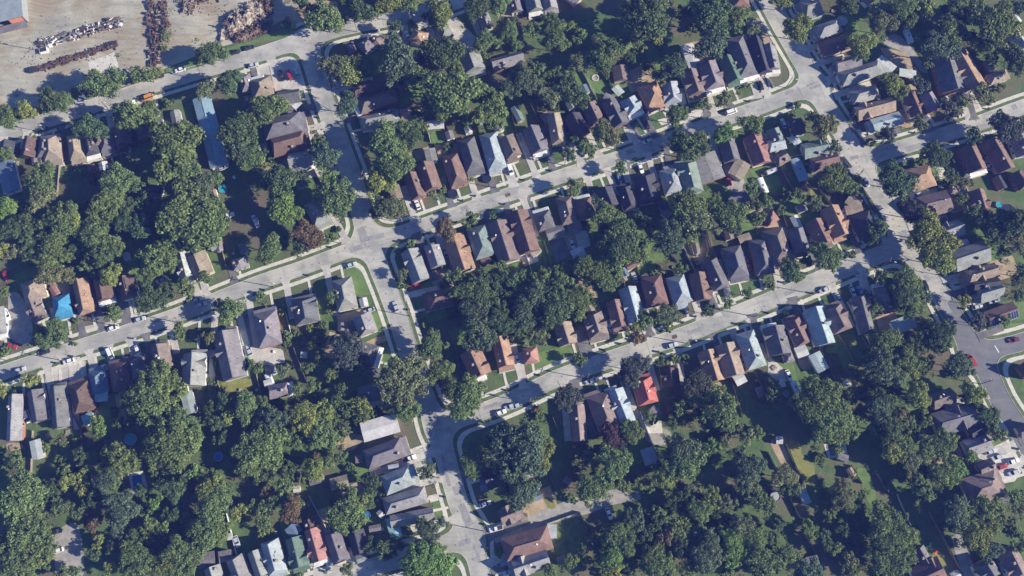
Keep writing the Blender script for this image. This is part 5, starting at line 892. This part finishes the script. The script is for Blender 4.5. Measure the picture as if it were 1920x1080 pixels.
# low undergrowth in the back yards: real leaf clumps on the ground
ug = []; gc = []
for (r, u, v, c) in ALL:
    for _ in range(3):
        du, dv = rng.gauss(0, r / 4 * .9), rng.gauss(0, r / 4 * .9); q = P(u + du, v + dv, 0.3)
        if Sat(q) < 3.4: continue
        if any(abs(q.x - h_['c'].x) < 7 and abs(q.y - h_['c'].y) < 7 for h_ in HOUSES): continue
        n = 26; cen = np.array([q.x, q.y, 0.35]); p = cen + nrng.normal(size=(n, 3)) * np.array([.7, .7, .25]); p[:, 2] = np.abs(p[:, 2])
        a = nrng.normal(size=(n, 3)); a[:, 2] *= .4; a /= np.linalg.norm(a, axis=1)[:, None]; b = np.cross(a, nrng.normal(size=(n, 3)) * .4 + np.array([0, 0, 1])); b /= np.linalg.norm(b, axis=1)[:, None]
        ug.append(np.stack([p + a * .3, p + b * .2, p - a * .3, p - b * .2], 1).reshape(-1, 3)); gc.append(np.tile(np.array([*tcol(rng.choice('mmdo')), 1.0]), (n * 4, 1)))
me = quads_mesh('undergrowth', np.concatenate(ug), M['leafm']); at = me.color_attributes.new('tint', 'FLOAT_COLOR', 'POINT'); at.data.foreach_set('color', np.concatenate(gc).astype(np.float32).ravel())
o = bpy.data.objects.new('undergrowth', me); link(o); tag(o, 'low weeds and undergrowth across the shaded back gardens', 'undergrowth', kind='stuff')
# ================================================================ vehicles
def car_parts(kind):
    body, glass = MB(), MB(); L, Wd = {'c': (4.6, 1.8), 'v': (5.2, 2.0), 'p': (5.4, 1.95)}[kind]; a = L / 2; w_ = Wd / 2
    def ring(x, z0, z1, hw, top): return [(x, -hw, z0), (x, hw, z0), (x, hw * .98, z1 * .8 + z0 * .2), (x, hw * top, z1), (x, -hw * top, z1), (x, -hw * .98, z1 * .8 + z0 * .2)]
    if kind == 'c': prof = [(-a, .45, .75, .8), (-a + .12, .3, .88, .94), (-a + .9, .28, .95, 1), (0, .28, .92, 1), (a - 1.3, .28, .9, 1), (a - .25, .3, .75, .93), (a, .42, .6, .78)]; cab = (-a + .35, -a + 1.05, a - 2.15, a - 1.25, .90, 1.42)
    elif kind == 'v': prof = [(-a, .4, 1.0, .92), (-a + .1, .3, 1.1, .98), (0, .28, 1.1, 1), (a - .9, .28, 1.05, 1), (a - .15, .3, .85, .95), (a, .42, .65, .85)]; cab = (-a + .08, -a + .35, a - 1.7, a - .75, 1.08, 1.95)
    else: prof = [(-a, .5, .95, .95), (-a + .1, .4, .98, 1), (0, .35, 1.0, 1), (a - 1.4, .35, 1.02, 1), (a - .2, .38, .9, .95), (a, .45, .7, .85)]; cab = (-.55, -.35, a - 2.2, a - 1.45, 1.0, 1.75)
    rs = [ring(x, z0, z1, w_ * h, .9) for x, z0, z1, h in prof]
    for r0, r1 in zip(rs[:-1], rs[1:]):
        for i in range(6): j = (i + 1) % 6; body.quad(r0[i], r0[j], r1[j], r1[i])
    body.quad(*rs[0][::-1]); body.quad(*rs[-1])
    x0, x1, x2, x3, zb, zt = cab; wb, wt = w_ * .88, w_ * .70
    lo = [(x0, -wb, zb - .06), (x3, -wb, zb - .06), (x3, wb, zb - .06), (x0, wb, zb - .06)]; hi = [(x1, -wt, zt), (x2, -wt, zt), (x2, wt, zt), (x1, wt, zt)]
    for i in range(4): j = (i + 1) % 4; glass.quad(lo[i], lo[j], hi[j], hi[i])
    r = MB(); r.prism([(x1 - .08, -wt - .03), (x2 + .08, -wt - .03), (x2 + .08, wt + .03), (x1 - .08, wt + .03)], zt - .03, zt + .05)
    bed = None
    if kind == 'p': bed = MB(); bed.box(((-a - .55) / 2 + .02, 0, 1.0), (a - .75, Wd * .82, .06))
    return L, Wd, body.mesh('body', M['paint']), glass.mesh('windows', M['glass']), r.mesh('roof_panel', M['paint']), bed.mesh('load_bed', M['dark']) if bed else None
def wheel_m():
    m = MB(); m.tube((0, -.11, 0), (0, .11, 0), .33, .33, 14); t = m.mesh('wheel', M['tyre']); m = MB(); m.tube((0, -.12, 0), (0, .12, 0), .19, .19, 10); return t, m.mesh('rim', M['rim'])
WH, RIM = wheel_m(); CK = {k: car_parts(k) for k in 'cvp'}
HL = (lambda m: (m.box((0, 0, 0), (.16, .34, .14)), m.mesh('headlight', M['lamp']))[1])(MB()); TL = (lambda m: (m.box((0, 0, 0), (.10, .3, .14)), m.mesh('taillight', M['tail']))[1])(MB())
CARC = dict(white=(.75, .75, .74), black=(.02, .02, .025), silver=(.45, .48, .52), red=(.36, .03, .03), blue=(.12, .25, .5), orange=(.6, .27, .04), maroon=(.17, .03, .05))
CN = dict(c='car', v='van', p='pickup truck')
def local_dir(u, v, kind):
    want = {'s': (1, -.36), 'd': (.4, 1), 'w': (.55, 1), 'e': (1, .25), 't': (1, -.3)}[kind]
    if kind in 'sw':
        best = None
        for s in SW:
            if (kind == 'w') != ('cross' in s['name']): continue
            for a0, b0 in zip(s['px'][:-1], s['px'][1:]):
                mx, my = (a0[0] + b0[0]) / 2, (a0[1] + b0[1]) / 2; dd = math.hypot(u - mx, v - my)
                if best is None or dd < best[0]: best = (dd, (b0[0] - a0[0], b0[1] - a0[1]))
        if best[0] < 90: want = best[1]
    n = math.hypot(*want); d = P(u + want[0] / n * 5, v + want[1] / n * 5) - P(u - want[0] / n * 5, v - want[1] / n * 5); return math.atan2(d.y, d.x)
for tile, s in CARS.items():
    for item in s.split('|'):
        x, y, dr, colr, kd = item.split(); u, v = T(tile, float(x), float(y)); p = P(u, v, .7); L, Wd, bm_, gm_, rm_, bed = CK[kd]
        rot = local_dir(u, v, dr) + (math.pi if rng.random() < .5 else 0) + R(rng.uniform(-2, 2))
        root = empty({'c': 'car', 'v': 'van', 'p': 'pickup_truck'}[kd], (p.x, p.y, 0.03 if Sat(p) < 0 else 0.15), rot); cc_ = CARC[colr]
        inst('body', bm_, root, color=cc_); gl = inst('windows', gm_, root); inst('roof_panel', rm_, root, color=cc_)
        if bed: inst('load_bed', bed, root)
        for sx in (-1, 1):
            for sy in (-1, 1): wl = inst('wheel', WH, root, (sx * L * .31, sy * (Wd / 2 - .1), .33)); inst('rim', RIM, wl)
        for sy in (-1, 1): inst('headlight', HL, root, (L / 2 - .1, sy * Wd * .33, .62)); inst('taillight', TL, root, (-L / 2 + .03, sy * Wd * .33, .72))
        tag(root, cat={'c': 'car', 'v': 'van', 'p': 'pickup'}[kd], group='parked vehicles'); later(root, f'{colr} {CN[kd]}' + (' on the street' if Sat(p) < 0 else ' off the street'), u, v)
# long trailers
for tl, x, y, ln, wd, ang, colr, lab in (('12', 1880, 315, 7.0, 2.5, 'd', (.75, .75, .74), 'long white caravan parked diagonally behind the pale flat garage'), ('03', 1052, 275, 6.5, 2.2, 'd', (.45, .58, .68), 'pale blue trailer parked on the gravel beside a dark round tree'),
        ('23', 203, 745, 5.0, 2.3, 'd', (.6, .66, .72), 'pale blue trailer standing below a white car in shade'), ('21', 105, 690, 5.5, 2.5, 'd', (.72, .72, .70), 'white camper next to a silver car beside a mauve shed roof'),
        ('13', 235, 195, 10.5, 4.5, 'd', (.2, .27, .33), 'long slate-blue covered boat trailer near two small dark roofs'), ('13', 25, 205, 4.5, 1.9, 's', (.5, .52, .54), 'silver rounded tank trailer in a backyard')):
    u, v = T(tl, x, y); p = P(u, v, 1.2); rot = local_dir(u, v, ang) if ang == 's' else (lambda d: math.atan2(d.y, d.x))(P(u + 2.2, v + 5) - P(u - 2.2, v - 5)); root = empty('trailer', (p.x, p.y, .03), rot)
    m = MB(); n = 8
    for i in range(n):
        t0, t1 = math.pi * i / n, math.pi * (i + 1) / n
        m.quad((-ln / 2, -math.cos(t0) * wd / 2, 1.9 + .35 * math.sin(t0)), (ln / 2, -math.cos(t0) * wd / 2, 1.9 + .35 * math.sin(t0)), (ln / 2, -math.cos(t1) * wd / 2, 1.9 + .35 * math.sin(t1)), (-ln / 2, -math.cos(t1) * wd / 2, 1.9 + .35 * math.sin(t1)))
    m.box((0, 0, 1.2), (ln, wd, 1.4)); m.build('body', M['paint'], root).color = (*colr, 1)
    for sy in (-1, 1): wl = inst('wheel', WH, root, (-.3, sy * (wd / 2 - .12), .33)); inst('rim', RIM, wl)
    m = MB(); m.tube((ln / 2, 0, .5), (ln / 2 + 1, 0, .45), .06, .05); m.build('tow_bar', M['steel'], root)
    m = MB(); m.box((0, 0, 2.32), (.6, .5, .16)); m.build('roof_hatch', M['dark'], root); tag(root, lab, 'trailer')
# ================================================================ poles, fences, pools, bins
PL = [P(*T(tl, x, y)) for tl, x, y in POLES]
for si, sd_ in ((2, -1), (3, 1), (7, -1), (0, -1), (1, 1), (4, -1)):
    s = SW[si]; acc = 20.0
    for a, b, hw_ in zip(s['pts'][:-1], s['pts'][1:], s['hw']):
        acc += (b - a).length
        if acc > 38:
            d = (b - a).normalized(); q = a + Vector((-d.y, d.x, 0)) * sd_ * (hw_ + 1.0); uu, vv = proj(q)
            if Sat(q) > .5 and 0 < uu < 1920 and 0 < vv < 1080 and all((q - z).length > 22 for z in PL): PL.append(q); acc = 0
for k, p in enumerate(PL):
    pu_, pv_ = proj(p); root = empty('utility_pole', (p.x, p.y, 0), R(70)); tag(root, cat='pole', group='utility poles'); later(root, 'tall wooden utility pole', pu_, pv_)
    m = MB(); m.tube((0, 0, 0), (0, 0, 10), .17, .11, 8); m.build('pole', M['pole'], root); m = MB(); m.box((0, 0, 9.4), (2.2, .12, .14)); m.build('crossarm', M['pole'], root)
    for q in (-.9, 0.45, .9): m = MB(); m.tube((q, 0, 9.47), (q, 0, 9.7), .05, .05); m.build('insulator', M['steel'], root)
    if k % 2 == 0:
        m = MB(); m.tube((0, 0, 8), (0, -2.0, 8.7), .05, .04); l = m.build('lamp_arm', M['steel'], root); m = MB(); m.box((0, -2.2, 8.72), (.28, .75, .14)); m.build('lamp_head', M['trim'], l)
    else: m = MB(); m.tube((.3, 0, 7.6), (.3, 0, 8.5), .24, .24, 8); m.build('transformer', M['steel'], root)
FL = []
for tl, s in FENCES:
    x1, y1, x2, y2 = map(float, s.split()); FL.append((P(*T(tl, x1, y1)), P(*T(tl, x2, y2))))
for a, b in LOTF:
    mid = (a + b) / 2; u_, v_ = proj(mid)
    if 5 < u_ < 1915 and 5 < v_ < 1075 and all(((q[0] + q[1]) / 2 - mid).length > 4 for q in FL) and all((h_['c'].xy - mid.xy).length > h_['W'] * .6 for h_ in HOUSES): FL.append((a, b))
for k, (a, b) in enumerate(FL):
    d = b - a; fu, fv = proj((a + b) / 2); L = d.length; rot = math.atan2(d.y, d.x); white = k % 4 == 0
    root = empty('fence', (a.x, a.y, 0), rot); tag(root, cat='fence', group='garden fences'); later(root, ('pale' if white else 'weathered wooden') + ' garden fence', fu, fv)
    m = MB(); n = int(L / .16)
    for i in range(n): m.box((i * .16 + .07, 0, .82 + .03 * (i % 2)), (.14, .035, 1.5))
    for z in (.4, 1.3): m.box((L / 2, .05, z), (L, .05, .09))
    m.build('boards', M['whitef'] if white else M['fence'], root)
    n = max(1, int(L / 2.4))
    for i in range(n + 1): m = MB(); m.box((L * i / n, .07, .87), (.1, .1, 1.74)); m.build('fence_post', M['whitef'] if white else M['fence'], root)
M['steelp'] = noisemat('grey_cover', (.30, .32, .34), (.40, .42, .43), 1.5, 3, rough=.5); M['darkp'] = flat('dark_cover', (.02, .03, .06), .4)
for tl, x, y, r, mt, lab in POOLS:
    u, v = T(tl, x, y); p = P(u, v, 1.0); rr = r / 4 * depth_at(p) / FPX; root = empty('trampoline' if 'trampoline' in lab else 'pool', (p.x, p.y, 0)); tag(root, lab, 'trampoline' if 'trampoline' in lab else 'pool')
    m = MB(); n = 24
    for i in range(n):
        t0, t1 = 2 * math.pi * i / n, 2 * math.pi * (i + 1) / n; c0, s0, c1, s1 = math.cos(t0), math.sin(t0), math.cos(t1), math.sin(t1)
        m.quad((rr * c0, rr * s0, 0), (rr * c1, rr * s1, 0), (rr * c1, rr * s1, 1.1), (rr * c0, rr * s0, 1.1)); k = .93
        m.quad((rr * c0, rr * s0, 1.1), (rr * c1, rr * s1, 1.1), (k * rr * c1, k * rr * s1, 1.1), (k * rr * c0, k * rr * s0, 1.1))
        m.quad((k * rr * c0, k * rr * s0, 1.1), (k * rr * c1, k * rr * s1, 1.1), (k * rr * c1, k * rr * s1, .8), (k * rr * c0, k * rr * s0, .8))
    m.build('rim', M['steel'] if 'trampoline' not in lab else M['dark'], root); m = MB(); m.prism([(rr * .92 * math.cos(2 * math.pi * i / n), rr * .92 * math.sin(2 * math.pi * i / n)) for i in range(n)], .3, .95); m.build('water' if mt[:4] == 'pool' else 'cover', M[mt], root)
def rectpool(tl, pts, lab, deckpts=None):
    c = list(map(float, pts.split())); q = [P(*T(tl, c[i], c[i + 1])) for i in range(0, len(c), 2)]; root = empty('swimming_pool', (0, 0, 0)); tag(root, lab, 'pool'); cen = sum(q, Vector()) / 4
    m = MB(); m.prism([tuple((cen + (p - cen) * 1.45)[:2]) for p in q], 0, .10); m.build('deck', M['walk'], root); m = MB(); m.prism([tuple((cen + (p - cen) * 1.1)[:2]) for p in q], 0, .17); m.build('coping', M['kerb'], root)
    m = MB(); m.prism([tuple(p[:2]) for p in q], 0, .178); m.build('water', M['poolb'], root)
rectpool('30', "990 330 1060 320 1075 430 1005 445", 'rectangular deep blue swimming pool with pale deck in the woods'); rectpool('33', "445 105 560 95 570 165 470 180", 'dark blue pool half under trees in a cluttered backyard')
bin_b = MB(); bin_b.prism([(-.3, -.35), (.3, -.35), (.3, .35), (-.3, .35)], 0, 1.0); bin_me = bin_b.mesh('bin_body', M['paint']); lid = MB(); lid.box((0, 0, 1.05), (.66, .78, .09)); lid_me = lid.mesh('lid', M['dark'])
for r in HOUSES:
    if 'bin' in r and rng.random() < .5:
        p = r['bin']; root = empty('wheelie_bin', (p.x, p.y, .12), rng.uniform(0, 6)); kc = rng.choice([('dark', (.03, .03, .035)), ('green', (.03, .12, .05)), ('blue', (.04, .1, .3))])
        inst('bin_body', bin_me, root, color=kc[1]); inst('lid', lid_me, root); tag(root, cat='bin', group='wheelie bins at the kerb'); u, v = proj(p); later(root, f'small {kc[0]} wheelie bin', u, v)
# garden things: tables, playsets
for tl, x, y, colr, lab in (('33', 1210, 845, (.05, .35, .35), 'teal plastic play house on the lawn strip at the bottom right'), ('33', 1255, 905, (.65, .12, .08), 'red toy play house on the mown lawn at the bottom right'), ('31', 640, 62, (.45, .2, .1), 'brown garden chair on the patio right of the meadow'), ('31', 590, 100, (.3, .15, .1), 'dark brown garden chair at the patio edge'),
        ('10', 690, 165, (.6, .2, .18), 'pink-red garden table behind small dark roofs'), ('10', 1010, 355, (.5, .6, .65), 'pale blue garden table beneath a tree edge'), ('33', 390, 165, (.2, .3, .5), 'blue playset beside the backyard pool'), ('10', 1760, 255, (.7, .7, .7), 'white garden chair near the turquoise pool'), ('03', 250, 10, (.3, .3, .3), 'grey bench at the top edge')):
    u, v = T(tl, x, y); p = P(u, v); root = empty('garden_furniture', (p.x, p.y, 0), rng.uniform(0, 3)); m = MB(); m.box((0, 0, .75), (1.5, 1.0, .08)); m.build('top', M['paint'], root).color = (*colr, 1)
    m = MB(); m.box((0, .48, 1.05), (1.4, .08, .6)); m.build('back', M['paint'], root).color = (*colr, 1)
    for sx in (-1, 1):
        for sy in (-1, 1): m = MB(); m.box((sx * .65, sy * .42, .36), (.08, .08, .72)); m.build('leg', M['steel'], root)
    tag(root, lab, 'garden furniture')
p = P(*T('02', 625, 585)); m = MB()
for i in range(14): t = i * 2 * math.pi / 14; m.box((1.35 * math.cos(t), 1.35 * math.sin(t), .2), (.55, .45, .4), t)
m.prism([(1.5 * math.cos(t * .5), 1.5 * math.sin(t * .5)) for t in range(13)], 0, .12, m=1); tag(m.build('fire_pit', [M['walk'], M['gravel']], None, (p.x, p.y, 0)), 'round pale stone fire pit on the bright lawn', 'fire pit')

# small garden things behind the houses
pl = MB(); pl.tube((0, 0, 0), (0, 0, .5), .28, .38, 10); planter_me = pl.mesh('planter_pot', M['wall']); ps = quads_mesh('plant', crown_arrays(95, 8, 26, .22, .9, .2), M['leaf'])
tt_ = MB(); tt_.tube((0, 0, .70), (0, 0, .76), .65, .65, 12); tt_me = tt_.mesh('table_top', M['wall']); tl_ = MB(); tl_.tube((0, 0, 0), (0, 0, .7), .05, .05); tl_me = tl_.mesh('table_leg', M['steel'])
pk = MB()
for k in range(7): pk.box((0, -.75 + k * .25, .42 + .0 * k), (1.9, .2, .05))
pk_me = pk.mesh('slats', M['fence']); pf = MB()
for sx in (-.8, .8): pf.box((sx, 0, .2), (.1, 1.6, .38))
pf_me = pf.mesh('frame', M['fence'])
wl_ = MB()
for k in range(5):
    for j in range(3): wl_.tube((k * .24 - .5, -.6, .14 + j * .24), (k * .24 - .5, .6, .14 + j * .24), .12, .12, 6)
wood_me = wl_.mesh('woodpile', M['pole'])
for r in HOUSES:
    if r['nm'] != 'house': continue
    for _ in range(rng.choice([0, 1, 1, 2])):
        nrm = Vector((-r['d'].y, r['d'].x, 0)); q = r['c'] - r['d'] * (r['L'] / 2 + rng.uniform(1.5, 6)) + nrm * rng.uniform(-.5, .5) * r['W']; q.z = 0
        u, v = proj(q)
        if Sat(q) < 4 or not (4 < u < 1916 and 4 < v < 1076): continue
        if any((Vector((h_['c'].x, h_['c'].y, 0)) - q).length < max(h_['W'], h_['L']) * .55 for h_ in HOUSES if h_ is not r): continue
        t = rng.choice(['planter', 'table', 'bed', 'wood']); z0 = .12; tone = rng.choice([('white', (.7, .7, .68)), ('terracotta', (.4, .18, .1)), ('grey', (.3, .3, .31))])
        if t == 'planter':
            o = empty('planter', (q.x, q.y, 0)); inst('pot', planter_me, o, color=tone[1]); inst('plant', ps, o, (0, 0, .7), 0, (.6, .6, .6), tcol('l')); tag(o, cat='planter', group='garden planters'); later(o, f'{tone[0]} potted plant', u, v)
        elif t == 'table':
            o = empty('garden_table', (q.x, q.y, 0)); inst('table_top', tt_me, o, color=tone[1]); inst('table_leg', tl_me, o); tag(o, cat='table', group='garden tables'); later(o, f'{tone[0]} round garden table', u, v)
        elif t == 'bed':
            o = empty('garden_bench', (q.x, q.y, 0), rng.uniform(0, 3)); inst('slats', pk_me, o); inst('frame', pf_me, o); tag(o, cat='bench', group='low slatted benches'); later(o, 'low brown slatted bench', u, v)
        else:
            o = inst('woodpile', wood_me, None, (q.x, q.y, 0), rng.uniform(0, 3)); tag(o, cat='woodpile', group='garden woodpiles'); later(o, 'small brown woodpile', u, v)
resolve_labels()
# ================================================================ haze: the air between the ground and the aircraft
hb = MB(); hb.box((0, 40, (CAMH + 20 - 1) / 2), (1400, 1200, CAMH + 21))
hm = bpy.data.materials.new('haze'); hm.use_nodes = True; hn = hm.node_tree; hn.nodes.clear()
ho = hn.nodes.new('ShaderNodeOutputMaterial'); hv = hn.nodes.new('ShaderNodeVolumePrincipled')
hv.inputs['Color'].default_value = (0.16, 0.22, 1.0, 1); hv.inputs['Density'].default_value = 0.00019; hv.inputs['Anisotropy'].default_value = 0.0
hn.links.new(hv.outputs[0], ho.inputs['Volume'])
tag(hb.build('haze', hm), kind='stuff')
